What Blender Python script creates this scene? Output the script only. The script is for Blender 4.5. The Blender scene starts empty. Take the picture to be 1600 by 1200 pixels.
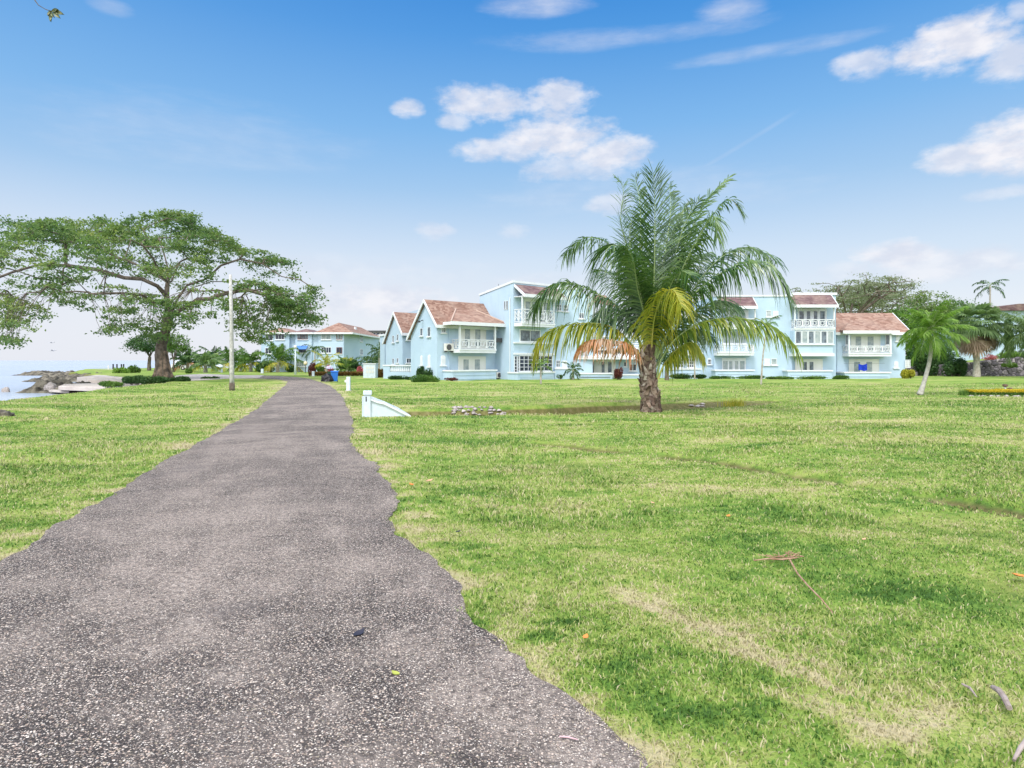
import bpy, math, random
import numpy as np
from mathutils import Vector
rng = np.random.default_rng(7); random.seed(7)
R = math.radians
SC = bpy.context.scene
COL = SC.collection
# ---------------------------------------------------------------- camera
CH = 1.6; FP = 1000.0; HY = 563.0           # eye height, focal length and horizon of the photograph (pixels)
cam = bpy.data.objects.new('camera', bpy.data.cameras.new('camera')); COL.objects.link(cam)
cam.location = (0, 0, CH); cam.rotation_euler = (R(90), 0, 0)
cam.data.sensor_width = 36; cam.data.lens = 36*FP/1600; cam.data.shift_y = -(600-HY)/1600
cam.data.clip_start = .05; cam.data.clip_end = 20000
SC.camera = cam
SC.view_settings.view_transform = 'Standard'; SC.view_settings.look = 'None'
EXPO = 1.0
SC.view_settings.exposure = EXPO; SC.view_settings.gamma = 1
# ---------------------------------------------------------------- sun
SUN_AZ, SUN_EL = R(-152), R(54)             # azimuth from +Y towards +X: behind the left shoulder
sd = bpy.data.lights.new('sun', 'SUN'); sd.energy = 1.45; sd.angle = R(12); sd.color = (1, .96, .90)
sun = bpy.data.objects.new('sun', sd); COL.objects.link(sun)
sv = Vector((math.sin(SUN_AZ)*math.cos(SUN_EL), math.cos(SUN_AZ)*math.cos(SUN_EL), math.sin(SUN_EL)))
sun.rotation_euler = sv.to_track_quat('Z', 'Y').to_euler(); sun.location = sv*50
# ---------------------------------------------------------------- node helpers
def s2l(c):
    return tuple((v/12.92 if v <= .04045 else ((v+.055)/1.055)**2.4) for v in [x/255 for x in c])
class NT:
    def __init__(s, tree):
        s.t = tree; s.n = tree.nodes; s.l = tree.links
    def new(s, typ, ins=None, **kw):
        n = s.n.new(typ)
        for k, v in kw.items(): setattr(n, k, v)
        for k, v in (ins or {}).items(): s.put(n.inputs[k], v)
        return n
    def put(s, sock, v):
        if isinstance(v, bpy.types.NodeSocket): s.l.new(v, sock)
        elif isinstance(v, (tuple, list)) and sock.type == 'RGBA' and len(v) == 3: sock.default_value = (*v, 1)
        else: sock.default_value = v
    def math(s, op, a, b=0.0, clamp=False):
        n = s.n.new('ShaderNodeMath'); n.operation = op; n.use_clamp = clamp
        s.put(n.inputs[0], a); s.put(n.inputs[1], b); return n.outputs[0]
    def vmath(s, op, a, b=(0, 0, 0)):
        n = s.n.new('ShaderNodeVectorMath'); n.operation = op
        s.put(n.inputs[0], a); s.put(n.inputs[1], b)
        return n.outputs[1] if op in ('DOT_PRODUCT', 'LENGTH') else n.outputs[0]
    def mix(s, f, a, b, mode='MIX'):
        n = s.n.new('ShaderNodeMix'); n.data_type = 'RGBA'; n.blend_type = mode
        s.put(n.inputs[0], f); s.put(n.inputs[6], a); s.put(n.inputs[7], b); return n.outputs[2]
    def mr(s, v, a, b, c=0.0, d=1.0, smooth=True):
        n = s.n.new('ShaderNodeMapRange'); n.interpolation_type = 'SMOOTHSTEP' if smooth else 'LINEAR'
        for i, x in enumerate((v, a, b, c, d)): s.put(n.inputs[i], x)
        return n.outputs[0]
    def noise(s, vec, scale, detail=3, rough=.55, col=False):
        n = s.new('ShaderNodeTexNoise', {'Scale': scale, 'Detail': detail, 'Roughness': rough})
        if vec is not None: s.put(n.inputs['Vector'], vec)
        return n.outputs[1 if col else 0]
    def ramp(s, f, stops, interp='LINEAR'):
        n = s.n.new('ShaderNodeValToRGB'); n.color_ramp.interpolation = interp
        e = n.color_ramp.elements
        while len(e) < len(stops): e.new(.5)
        for k, (p, c) in enumerate(stops): e[k].position = p; e[k].color = (*c, 1)
        s.put(n.inputs[0], f); return n.outputs[0]
# ---------------------------------------------------------------- world
W = bpy.data.worlds.new('World'); SC.world = W; W.use_nodes = True
w = NT(W.node_tree); w.n.clear()
gen = w.new('ShaderNodeTexCoord').outputs['Generated']
nrm = w.vmath('NORMALIZE', gen)
sx = w.new('ShaderNodeSeparateXYZ', {0: nrm}).outputs
az = w.math('ARCTAN2', sx[0], sx[1]); el = w.math('ARCSINE', sx[2])
K = 1/2**EXPO
def sk(c, m=1.0): return tuple(v*K*m for v in s2l(c))
elr = w.math('DIVIDE', w.math('MAXIMUM', el, 0.0), 1.57)
grad = w.ramp(elr, [(0, sk((243, 245, 250))), (.04, sk((236, 242, 250))), (.10, sk((212, 230, 249))), (.164, sk((166, 205, 243))),
                    (.22, sk((130, 187, 241))), (.30, sk((82, 157, 230))), (.345, sk((56, 140, 222))), (.6, sk((70, 145, 220))), (1, sk((120, 170, 225)))])
leftw = w.mr(az, .35, -.75)                                  # paler air towards the sea
warm = w.math('MULTIPLY', leftw, w.mr(el, .30, 0.0))
grad = w.mix(w.math('MULTIPLY', warm, .75), grad, sk((246, 245, 250)))
grad = w.mix(w.math('MULTIPLY', leftw, .12), grad, sk((150, 193, 238)))
nish = w.new('ShaderNodeTexSky', sky_type='NISHITA', sun_disc=False, sun_elevation=SUN_EL, sun_rotation=SUN_AZ % (2*math.pi))
nsk = w.mix(1.0, nish.outputs[0], (.06, .06, .06), 'MULTIPLY')
grad = w.mix(.06, grad, nsk)
# unseen sky overhead and behind the camera, brightened to add soft fill light
back = w.math('MULTIPLY', w.mr(sx[1], .25, -.55), w.mr(el, -.02, .25))
top = w.mr(el, .75, 1.25)
fill_sky = w.math('MAXIMUM', back, w.math('MULTIPLY', top, .9))
n0 = w.noise(nrm, 2.2, 4)
grad = w.mix(w.math('MULTIPLY', fill_sky, w.mr(n0, .25, .6, .65, 1.0)), grad, tuple(2.65*K*v for v in (.97, .985, 1.04)))
vec = w.new('ShaderNodeCombineXYZ', {0: az, 1: el, 2: 0.0}).outputs[0]
cl_vec = w.vmath('MULTIPLY', vec, (1, 1.9, 1))
cn = w.noise(cl_vec, 15.0, 8, .60); cn2 = w.noise(cl_vec, 46.0, 5, .6)
cnn = w.math('ADD', w.math('MULTIPLY', w.math('SUBTRACT', cn, .5), 2.3), w.math('MULTIPLY', w.math('SUBTRACT', cn2, .5), 1.0))
wisp = w.math('MULTIPLY', w.math('SUBTRACT', w.noise(w.vmath('MULTIPLY', vec, (1, 4.5, 1)), 7.0, 7, .65), .5), 2.6)
dens = None
for (cx, cy, rx, ry, st, wi) in [(638,170,30,15,.75,0),(755,160,80,30,.85,0),(868,158,66,30,.8,0),(712,189,32,14,.6,0),(870,216,105,36,.9,0),
        (955,240,75,33,.85,0),(785,236,90,20,.75,0),(905,262,100,26,.55,0),(1490,70,120,42,.95,0),(1350,100,60,24,.7,0),(1585,92,70,40,.8,0),(1590,225,105,52,.95,0),(1495,250,80,28,.8,0),
        (950,318,48,20,.55,0),(680,362,32,18,.45,0),(800,362,30,14,.35,0),(1400,398,80,26,.8,0),(1480,415,150,30,.55,0),(1330,425,70,20,.4,0),(1570,300,70,12,.4,0),
        (840,4,90,20,.6,1),(1140,14,60,22,.5,1),(960,60,240,16,.4,1),(1200,80,170,13,.42,1),(600,470,120,32,.7,0),(1595,15,30,18,.6,0),
        (300,210,300,60,.22,1),(1000,300,300,40,.25,1),(500,420,350,30,.35,1),(860,440,120,20,.4,1),(170,8,40,14,.3,1)]:
    a = math.atan((cx-800)/FP); e = math.atan((HY-cy)/math.hypot(FP, cx-800))
    ca = math.cos(a); ra = rx/FP*ca*ca; re = ry/FP*ca
    d = w.vmath('MULTIPLY', w.vmath('SUBTRACT', vec, (a, e, 0)), (1/ra, 1/re, 0))
    f = w.math('SUBTRACT', 1.0, w.vmath('DOT_PRODUCT', d, d))
    f = w.math('ADD', w.math('MAXIMUM', f, -3.0), wisp if wi else cnn)
    f = w.mr(f, -.15, 1.05 if not wi else 1.8, 0.0, st)
    dens = f if dens is None else w.math('MAXIMUM', dens, f)
# a faint old vapour trail
ta, te = math.atan((1060-800)/FP), math.atan((HY-285)/FP/1.03)
tb, tf = math.atan((1250-800)/FP), math.atan((HY-170)/math.hypot(FP, 450))
L_ = math.hypot(tb-ta, tf-te); dx_, dy_ = (tb-ta)/L_, (tf-te)/L_
dv = w.vmath('SUBTRACT', vec, (ta, te, 0))
along = w.vmath('DOT_PRODUCT', dv, (dx_, dy_, 0)); acr = w.math('ABSOLUTE', w.vmath('DOT_PRODUCT', dv, (-dy_, dx_, 0)))
tr = w.math('MULTIPLY', w.mr(acr, .0045, .0005), w.math('MULTIPLY', w.mr(along, -.02, .05), w.mr(along, L_+.01, L_-.04)))
dens = w.math('MAXIMUM', dens, w.math('MULTIPLY', tr, .09))
shade = w.mr(w.noise(cl_vec, 20.0, 5), .35, .65)
ccol = w.mix(shade, sk((222, 226, 240)), sk((250, 248, 252)))
grad = w.mix(dens, grad, ccol)
below = w.mr(el, -.015, -.12)
grad = w.mix(below, grad, sk((150, 165, 150)))
bg = w.new('ShaderNodeBackground', {'Color': grad, 'Strength': 1.0})
w.l.new(bg.outputs[0], w.new('ShaderNodeOutputWorld').inputs[0])
W.cycles.sampling_method = 'MANUAL'; W.cycles.sample_map_resolution = 512
# ---------------------------------------------------------------- scene helpers
WLOC = {}
def wl(o): return WLOC.get(o.name, Vector((0, 0, 0))) if o else Vector((0, 0, 0))
def tag(o, label=None, cat=None, group=None, kind=None):
    if label: o['label'] = label
    if cat: o['category'] = cat
    if group: o['group'] = group
    if kind: o['kind'] = kind
    return o
def empty(name, loc, label, cat, group=None):
    o = bpy.data.objects.new(name, None); COL.objects.link(o); o.location = loc; o.empty_display_size = .3
    WLOC[o.name] = Vector(loc); return tag(o, label, cat, group)
def link(name, me, parent=None, loc=None):
    o = bpy.data.objects.new(name, me); COL.objects.link(o)
    if parent: o.parent = parent; WLOC[o.name] = wl(parent)
    elif loc is not None: o.location = loc; WLOC[o.name] = Vector(loc)
    return o
def npmesh(name, V, faces, mats, parent=None, mi=None, rnd=None, smooth=False, loc=None, rim=None, rimdom='POINT'):
    """faces: list of int arrays (n,k); vertices in world space"""
    V = np.asarray(V, dtype=np.float64)
    off = np.array(wl(parent)) if parent else (np.array(loc) if loc is not None else np.zeros(3))
    me = bpy.data.meshes.new(name)
    me.vertices.add(len(V)); me.vertices.foreach_set('co', (V-off).astype(np.float32).ravel())
    li, ls, c = [], [], 0
    for f in faces:
        f = np.asarray(f, dtype=np.int32)
        if f.size == 0: continue
        li.append(f.ravel()); ls.append(c+np.arange(len(f))*f.shape[1]); c += f.size
    li = np.concatenate(li); ls = np.concatenate(ls)
    me.loops.add(len(li)); me.loops.foreach_set('vertex_index', li)
    me.polygons.add(len(ls)); me.polygons.foreach_set('loop_start', ls.astype(np.int32))
    if mi is not None: me.polygons.foreach_set('material_index', np.asarray(mi, dtype=np.int32))
    if smooth: me.polygons.foreach_set('use_smooth', np.ones(len(ls), dtype=bool))
    if rnd is not None:
        me.attributes.new('rnd', 'FLOAT', 'FACE').data.foreach_set('value', np.asarray(rnd, dtype=np.float32))
    if rim is not None: me.attributes.new('rim', 'FLOAT', rimdom).data.foreach_set('value', np.asarray(rim, dtype=np.float32))
    for m in (mats if isinstance(mats, (list, tuple)) else [mats]): me.materials.append(m)
    me.update(calc_edges=True); me.validate()
    return link(name, me, parent, loc)
class Fr:
    """a wall frame: u along the wall, v into the building, z up"""
    def __init__(s, A, U):
        s.A = np.array(A, float); U = np.array(U, float); s.U = U/np.linalg.norm(U); s.V = np.array([-s.U[1], s.U[0]])
    def pt(s, u, v, z):
        p = s.A + s.U*u + s.V*v; return (p[0], p[1], z)
    def hit(s, px, py=HY, v=0.0):
        r = np.array([(px-800)/FP, 1.0]); t = (s.A @ s.V + v)/(r @ s.V)
        return (t*r - s.A) @ s.U, CH + t*(HY-py)/FP
    def u(s, px, v=0.0): return s.hit(px, HY, v)[0]
    def z(s, px, py, v=0.0): return s.hit(px, py, v)[1]
    def side(s, back):                                       # the left-hand end wall, as its own frame
        return Fr(s.A + s.V*back, -s.V)
def P2(px, Y): return ((px-800)/FP*Y, Y)
def W3(px, py, Y): return Vector(((px-800)/FP*Y, Y, CH+(HY-py)/FP*Y))
def G3(px, py, z=0.0):
    Y = (CH-z)*FP/(py-HY); return Vector(((px-800)/FP*Y, Y, z))
ID = Fr((0, 0), (1, 0))
class MB:
    def __init__(s, fr=ID): s.v = []; s.f = []; s.fr = fr; s.mi = []; s.m = 0
    def add(s, pts, faces):
        o = len(s.v); s.v += [s.fr.pt(*p) for p in pts]; s.f += [tuple(o+i for i in f) for f in faces]; s.mi += [s.m]*len(faces); return s
    def box(s, u0, u1, v0, v1, z0, z1):
        return s.add([(u0,v0,z0),(u1,v0,z0),(u1,v1,z0),(u0,v1,z0),(u0,v0,z1),(u1,v0,z1),(u1,v1,z1),(u0,v1,z1)],
                     [(3,2,1,0),(4,5,6,7),(0,1,5,4),(1,2,6,5),(2,3,7,6),(3,0,4,7)])
    def prism(s, pts, d):                                    # polygon (list of 3-tuples) pushed along d
        n = len(pts); q = [(p[0]+d[0], p[1]+d[1], p[2]+d[2]) for p in pts]
        return s.add(list(pts)+q, [tuple(range(n))[::-1], tuple(range(n, 2*n))]+[(i, (i+1) % n, n+(i+1) % n, n+i) for i in range(n)])
    def tube(s, pts, rad, n=8, caps=True):
        pts = [Vector(p) for p in pts]; rr = rad if isinstance(rad, (list, tuple)) else [rad]*len(pts); V = []; F = []
        for i, p in enumerate(pts):
            t = (pts[min(i+1, len(pts)-1)]-pts[max(i-1, 0)]).normalized()
            a = t.orthogonal().normalized() if abs(t.z) < .99 else Vector((1, 0, 0)); a = (Vector((1, 0, 0))-t*t.x).normalized() if abs(t.x) < .9 else (Vector((0, 1, 0))-t*t.y).normalized()
            b = t.cross(a)
            for k in range(n):
                q = p + (a*math.cos(2*math.pi*k/n)+b*math.sin(2*math.pi*k/n))*rr[i]; V.append(tuple(q))
        for i in range(len(pts)-1):
            for k in range(n): F.append((i*n+k, i*n+(k+1) % n, (i+1)*n+(k+1) % n, (i+1)*n+k))
        if caps: F += [tuple(range(n))[::-1], tuple(range((len(pts)-1)*n, len(pts)*n))]
        return s.add(V, F)
    def build(s, name, mats, parent=None, loc=None, bevel=0, smooth=False):
        off = Vector(wl(parent)) if parent else (Vector(loc) if loc is not None else Vector((0, 0, 0)))
        me = bpy.data.meshes.new(name); me.from_pydata([tuple(Vector(v)-off) for v in s.v], [], s.f)
        for m in (mats if isinstance(mats, (list, tuple)) else [mats]): me.materials.append(m)
        for p, i in zip(me.polygons, s.mi): p.material_index = i; p.use_smooth = smooth
        me.update(); me.validate()
        o = link(name, me, parent, loc)
        if bevel:
            b = o.modifiers.new('bevel', 'BEVEL'); b.width = bevel; b.segments = 2; b.limit_method = 'ANGLE'
        return o
def copy_tree(o, parent=None):
    c = o.copy(); COL.objects.link(c); c.parent = parent
    for ch in list(o.children): copy_tree(ch, c)
    return c
# value noise for numpy
def vnoise(x, y, s, seed=0):
    x = np.asarray(x)*s; y = np.asarray(y)*s
    xi = np.floor(x).astype(np.int64); yi = np.floor(y).astype(np.int64); fx = x-xi; fy = y-yi
    fx = fx*fx*(3-2*fx); fy = fy*fy*(3-2*fy)
    def h(a, b):
        n = (a*374761393 + b*668265263 + seed*1442695041) & 0x7fffffff
        n = ((n ^ (n >> 13))*1274126177) & 0x7fffffff
        return ((n ^ (n >> 16)) & 0xffff)/65535.0
    return (h(xi, yi)*(1-fx)+h(xi+1, yi)*fx)*(1-fy)+(h(xi, yi+1)*(1-fx)+h(xi+1, yi+1)*fx)*fy
def sstep(a, b, x):
    t = np.clip((np.asarray(x, float)-a)/(b-a), 0, 1); return t*t*(3-2*t)
def poly_sd(poly, x, y):
    """signed distance, positive inside"""
    x = np.asarray(x, float); y = np.asarray(y, float)
    P = np.array(poly, float); d = np.full(x.shape, 1e18); ins = np.zeros(x.shape, bool)
    for i in range(len(P)):
        a, b = P[i], P[(i+1) % len(P)]
        e = b-a; t = np.clip(((x-a[0])*e[0]+(y-a[1])*e[1])/(e@e), 0, 1)
        d = np.minimum(d, (x-a[0]-t*e[0])**2+(y-a[1]-t*e[1])**2)
        c = (a[1] > y) != (b[1] > y)
        with np.errstate(divide='ignore', invalid='ignore'):
            xx = (b[0]-a[0])*(y-a[1])/(b[1]-a[1] if b[1] != a[1] else 1e-9)+a[0]
        ins ^= c & (x < xx)
    return np.where(ins, 1, -1)*np.sqrt(d)
def line_d(line, x, y):
    x = np.asarray(x, float); y = np.asarray(y, float); P = np.array(line, float); d = np.full(x.shape, 1e18)
    for i in range(len(P)-1):
        a, b = P[i], P[i+1]; e = b-a; t = np.clip(((x-a[0])*e[0]+(y-a[1])*e[1])/(e@e), 0, 1)
        d = np.minimum(d, (x-a[0]-t*e[0])**2+(y-a[1]-t*e[1])**2)
    return np.sqrt(d)
# ---------------------------------------------------------------- materials
def mat(name, col, rough=.6, spec=.4, var=None, var_scale=3.0, bump=0, bump_scale=20, metal=0, dirt=None):
    m = bpy.data.materials.new(name); m.use_nodes = True; t = NT(m.node_tree); b = t.n['Principled BSDF']
    pos = t.new('ShaderNodeNewGeometry').outputs['Position']
    c = (*col, 1)
    if var:
        c = t.mix(t.mr(t.noise(pos, var_scale, 5, .6), .35, .65), col, var)
    if dirt:                                                 # (colour, scale, amount) streaky weathering
        st = t.noise(t.vmath('MULTIPLY', pos, (1, 1, .22)), dirt[1], 6, .65)
        c = t.mix(t.mr(st, .52, .78, 0, dirt[2]), c, dirt[0])
    t.put(b.inputs['Base Color'], c); t.put(b.inputs['Roughness'], rough); t.put(b.inputs['Specular IOR Level'], spec); t.put(b.inputs['Metallic'], metal)
    if bump:
        bn = t.new('ShaderNodeBump', {'Strength': bump, 'Distance': .02, 'Height': t.noise(pos, bump_scale, 5, .6)})
        t.l.new(bn.outputs[0], b.inputs['Normal'])
    return m
def leafmat(name, cols, trans=.35, rough=.55, pos_scale=.6, spec=.3):
    """per-leaf colour from the 'rnd' attribute, slow drift of the hue through the crown"""
    m = bpy.data.materials.new(name); m.use_nodes = True; t = NT(m.node_tree); b = t.n['Principled BSDF']
    pos = t.new('ShaderNodeNewGeometry').outputs['Position']
    r = t.new('ShaderNodeAttribute', attribute_name='rnd').outputs['Fac']
    f = t.math('ADD', t.math('MULTIPLY', r, .6), t.math('MULTIPLY', t.math('SUBTRACT', t.noise(pos, pos_scale, 3), .3), 1.0), True)
    c = t.ramp(f, [(k/(len(cols)-1), x) for k, x in enumerate(cols)])
    t.put(b.inputs['Base Color'], c); t.put(b.inputs['Roughness'], rough); t.put(b.inputs['Specular IOR Level'], spec)
    tr = t.new('ShaderNodeBsdfTranslucent', {'Color': t.mix(.5, c, t.mix(1.0, c, (1.3, 1.5, .5), 'MULTIPLY'))})
    mx = t.new('ShaderNodeMixShader', {0: trans, 1: b.outputs[0], 2: tr.outputs[0]})
    t.l.new(mx.outputs[0], t.n['Material Output'].inputs[0]); return m
WEAR_SHADE = [(1120, 985, .75, .10, -.75, .20), (1225, 1040, .50, .09, -.75, .24), (1000, 935, .35, .15, -.7, .14), (1290, 1100, .4, .14, -.6, .16), (1440, 1100, .22, .12, 0, .14), (745, 778, .5, .18, .2, .16), (645, 805, .35, .2, 0, .14), (1390, 1140, .35, .12, .2, .14),
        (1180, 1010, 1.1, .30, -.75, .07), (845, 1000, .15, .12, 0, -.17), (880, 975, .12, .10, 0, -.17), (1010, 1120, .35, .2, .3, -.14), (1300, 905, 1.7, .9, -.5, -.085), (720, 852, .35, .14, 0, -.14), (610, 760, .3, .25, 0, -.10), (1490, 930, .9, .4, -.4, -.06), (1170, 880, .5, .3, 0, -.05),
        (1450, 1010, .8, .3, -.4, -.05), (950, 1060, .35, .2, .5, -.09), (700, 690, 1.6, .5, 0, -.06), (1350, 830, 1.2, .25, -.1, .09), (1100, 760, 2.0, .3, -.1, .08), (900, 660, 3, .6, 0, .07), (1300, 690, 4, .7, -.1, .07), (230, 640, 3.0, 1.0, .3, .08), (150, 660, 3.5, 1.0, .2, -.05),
        (380, 655, .8, 1.0, 0, -.07), (100, 720, 1.5, .6, .2, .06), (40, 640, 2, .8, 0, .07), (200, 610, 6, 1.6, .1, -.08), (1000, 655, 1.6, .8, 0, -.10), (750, 615, 5, 1.2, 0, .09), (850, 628, 4, .9, 0, .06), (1300, 640, 5, 1.1, 0, .05), (1020, 600, 8, 3, 0, .05)]  # the broad dark band before the great tree is its shadow, painted in
def lawn_colour(t, blade=False):
    pos = t.new('ShaderNodeNewGeometry').outputs['Position']
    p2 = t.vmath('MULTIPLY', pos, (1, 1, 0))
    an = t.vmath('MULTIPLY', pos, (.55, 1.0, 0))
    big = t.noise(t.vmath('MULTIPLY', pos, (.3, 1.0, 0)), .33, 4, .55); mid = t.noise(an, 1.1, 5, .65); fine = t.noise(p2, 6.0, 4, .7)
    f = t.math('ADD', t.math('ADD', t.math('MULTIPLY', big, .34), t.math('MULTIPLY', mid, .46)), t.math('MULTIPLY', fine, .28))
    wn = t.vmath('ADD', p2, t.vmath('MULTIPLY', t.vmath('SUBTRACT', t.noise(p2, 3.5, 4, .7, True), (.5, .5, .5)), (.55, .55, 0)))
    for (qx, qy, rx, ry, an_, df) in WEAR_SHADE:  # metres, radians                   # worn, straw coloured and lush patches of this lawn, plus painted tree shade
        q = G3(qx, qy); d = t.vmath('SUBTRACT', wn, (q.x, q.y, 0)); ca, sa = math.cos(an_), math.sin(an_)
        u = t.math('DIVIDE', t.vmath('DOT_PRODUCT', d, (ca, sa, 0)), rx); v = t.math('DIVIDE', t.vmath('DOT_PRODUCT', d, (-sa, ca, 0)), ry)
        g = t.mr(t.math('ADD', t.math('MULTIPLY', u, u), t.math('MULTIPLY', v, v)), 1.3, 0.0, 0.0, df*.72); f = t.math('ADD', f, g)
    rim = t.new('ShaderNodeAttribute', attribute_name='rim').outputs['Fac']
    f = t.math('ADD', f, t.math('MULTIPLY', t.math('MINIMUM', rim, 0.0), .22)); rim = t.math('MAXIMUM', rim, 0.0)
    f = t.math('ADD', f, t.math('MULTIPLY', rim, t.mr(t.noise(p2, 2.0, 3), .40, .62, -.02, .20)))
    if blade:
        r = t.new('ShaderNodeAttribute', attribute_name='rnd').outputs['Fac']
        f = t.math('ADD', f, t.math('MULTIPLY', t.math('SUBTRACT', r, .42), .36))
    else:
        f = t.math('ADD', f, t.math('MULTIPLY', t.math('SUBTRACT', t.noise(p2, 55.0, 3, .8), .5), .16))
    G = LAWN
    return t.ramp(f, [(.37, G[0]), (.45, G[1]), (.515, G[2]), (.575, G[3]), (.635, G[4]), (.71, G[5])]), pos, p2
LAWN = [(.044, .108, .018), (.096, .200, .032), (.188, .302, .052), (.290, .372, .086), (.400, .410, .160), (.49, .435, .265)]
WALL = mat('pale_blue_render', (.395, .52, .635), .75, .25, var=(.43, .555, .665), var_scale=.5, bump=.15, bump_scale=14, dirt=((.30, .39, .43), 1.9, .42))
WALL2 = mat('pale_blue_render_weathered', (.40, .52, .635), .75, .25, var=(.44, .56, .67), var_scale=.4, bump=.15, bump_scale=9, dirt=((.36, .46, .52), 1.3, .35))
TRIM = mat('white_paint', (.68, .71, .735), .55, .35, var=(.63, .66, .69), var_scale=1.5, dirt=((.50, .52, .54), 3.0, .3))
CREAM = mat('cream_paint', (.70, .71, .67), .6, .3)
POSTW = mat('white_masonry_paint', (.60, .67, .735), .7, .3, var=(.52, .60, .655), var_scale=5, bump=.25, bump_scale=40, dirt=((.30, .34, .33), 6.0, .35))
GLASS = mat('window_glass', (.05, .065, .08), .12, .8, var=(.16, .20, .24), var_scale=2.5)
GLASSL = mat('curtained_glass', (.22, .28, .30), .2, .7, var=(.36, .40, .40), var_scale=3)
GLASSD = mat('dark_glass', (.012, .018, .035), .12, .8, var=(.04, .05, .08), var_scale=2.5)
WOOD = mat('brown_window_paint', (.17, .07, .05), .6, .3)
ACW = mat('white_metal_casing', (.62, .62, .58), .5, .4, dirt=((.4, .38, .33), 4, .4))
BLACK = mat('black_plastic', (.012, .012, .014), .4, .5)
DGREY = mat('dark_grey_metal', (.07, .07, .075), .6, .3)
BRICKP = mat('pale_pink_render', (.55, .47, .46), .8, .2, dirt=((.36, .32, .31), .6, .4))
def roofmat(name, c1, c2, c3):
    m = bpy.data.materials.new(name); m.use_nodes = True; t = NT(m.node_tree); b = t.n['Principled BSDF']
    pos = t.new('ShaderNodeNewGeometry').outputs['Position']
    v = t.new('ShaderNodeTexVoronoi', {'Vector': t.vmath('MULTIPLY', pos, (3.3, 3.3, 8.5)), 'Scale': 1.0})
    r = t.new('ShaderNodeSeparateColor', {0: v.outputs['Color']}).outputs[0]
    c = t.ramp(r, [(0, c1), (.5, c2), (1, c3)])
    c = t.mix(t.mr(t.noise(pos, .9, 5), .4, .72, 0, .45), c, (.34, .25, .20))
    t.put(b.inputs['Base Color'], c); t.put(b.inputs['Roughness'], .85)
    wv = t.new('ShaderNodeTexWave', {'Vector': pos, 'Scale': 1.5, 'Distortion': .3}, wave_type='BANDS', bands_direction='Z', wave_profile='SAW')
    bn = t.new('ShaderNodeBump', {'Strength': .6, 'Distance': .03, 'Height': wv.outputs[1]})
    t.l.new(bn.outputs[0], b.inputs['Normal']); return m
ROOFR = roofmat('red_roof_shingles', (.165, .085, .060), (.235, .132, .095), (.33, .215, .165))
ROOFM = roofmat('mauve_roof_shingles', (.085, .045, .048), (.125, .07, .075), (.18, .115, .115))
BARK = mat('grey_brown_bark', (.085, .068, .052), .9, .15, var=(.18, .15, .12), var_scale=2.5, bump=1.0, bump_scale=9)
PALMBARK = mat('ringed_palm_bark', (.30, .27, .22), .9, .15, var=(.45, .42, .37), var_scale=6, bump=.5, bump_scale=30)
# ---------------------------------------------------------------- terrain
LAND = [(-19, -30), (-19.4, 20), (-20.3, 25.4), (-21.1, 28.6), (-21.9, 32.6), (-23.3, 36.4), (-24.6, 44), (-26.5, 50), (-36, 60), (-47, 72), (-58, 84),
        (-68, 100), (-80, 120), (-76, 134), (-52, 138), (-48, 152), (-60, 400), (-60, 2500), (2500, 2500), (2500, -30)]
DITCH = [(-2.6, 19.55), (0.0, 20.1), (1.9, 20.9), (3.4, 21.9), (5.6, 22.7), (7.6, 23.9), (9.6, 25.4)]
PL = [(-1.2,-3.2),(-2.6,1.0),(-3.3,2.51),(-4.04,5.05),(-4.32,5.84),(-4.61,7.2),(-5.25,9.3),(-6.4,13.7),(-8.3,20.8),(-11.4,30.8),(-14.2,40),(-17.0,48.5),(-19.6,53.5),(-22.4,56.6),(-25.5,58.5),(-29,60)]
PR = [(2.5,-3.2),(1.0,1.0),(.50,2.51),(.21,3.07),(.03,3.43),(-.26,4.03),(-.33,4.5),(-.56,5.05),(-.80,5.45),(-1.04,5.78),(-1.23,6.48),(-1.24,7.0),(-1.36,7.5),(-1.76,8.8),(-2.15,10),(-2.76,11.3),(-3.2,12.6),(-3.62,14.5),(-4.1,16.5),(-5.3,20.8),(-7.4,28),(-11.0,39),(-14.1,47),(-17.2,54.5),(-20.3,60.5),(-24.0,65.5),(-28,68)]
def resample(P, step):
    P = np.array(P, float); d = np.r_[0, np.cumsum(np.linalg.norm(np.diff(P, axis=0), axis=1))]
    n = max(2, int(d[-1]/step)); s = np.linspace(0, d[-1], n); return np.c_[np.interp(s, d, P[:, 0]), np.interp(s, d, P[:, 1])]
PLr, PRr = resample(PL, .05), resample(PR, .05)
def jag(P, seed, amp): 
    s = np.arange(len(P))*.05; T = np.gradient(P, axis=0); T /= np.linalg.norm(T, axis=1)[:, None]; N = np.c_[-T[:, 1], T[:, 0]]
    j = (vnoise(s, s*0, 1.3, seed)-.5)*amp*1.4+(vnoise(s, s*0, 4.5, seed+1)-.5)*amp*.9+(vnoise(s, s*0, 9.5, seed+2)-.5)*.05
    return P+N*j[:, None]
PLr, PRr = jag(PLr, 3, .06), jag(PRr, 8, .07)
PATHPOLY = [tuple(p) for p in PLr[::6]]+[tuple(p) for p in PRr[::-6]]
WALLLINE = [(36.5, 66.5), (41.5, 66.2), (48, 65.6), (56, 64.2), (66, 61), (80, 54)]
def hill(x, y):                                              # raised garden behind the stone wall
    yw = np.interp(x, [p[0] for p in WALLLINE], [p[1] for p in WALLLINE]); top = np.interp(x, [40, 44, 53, 60], [.2, 1.0, 1.9, 2.0])
    return np.where(x > 39.5, sstep(.1, .5, y-yw)*top+sstep(2, 22, y-yw)*.25*sstep(40, 50, x), 0)
RUT = [(.5, 12.6), (3.4, 10.3), (4.7, 7.9), (5.6, 6.7), (7.5, 5.6)]
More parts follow.
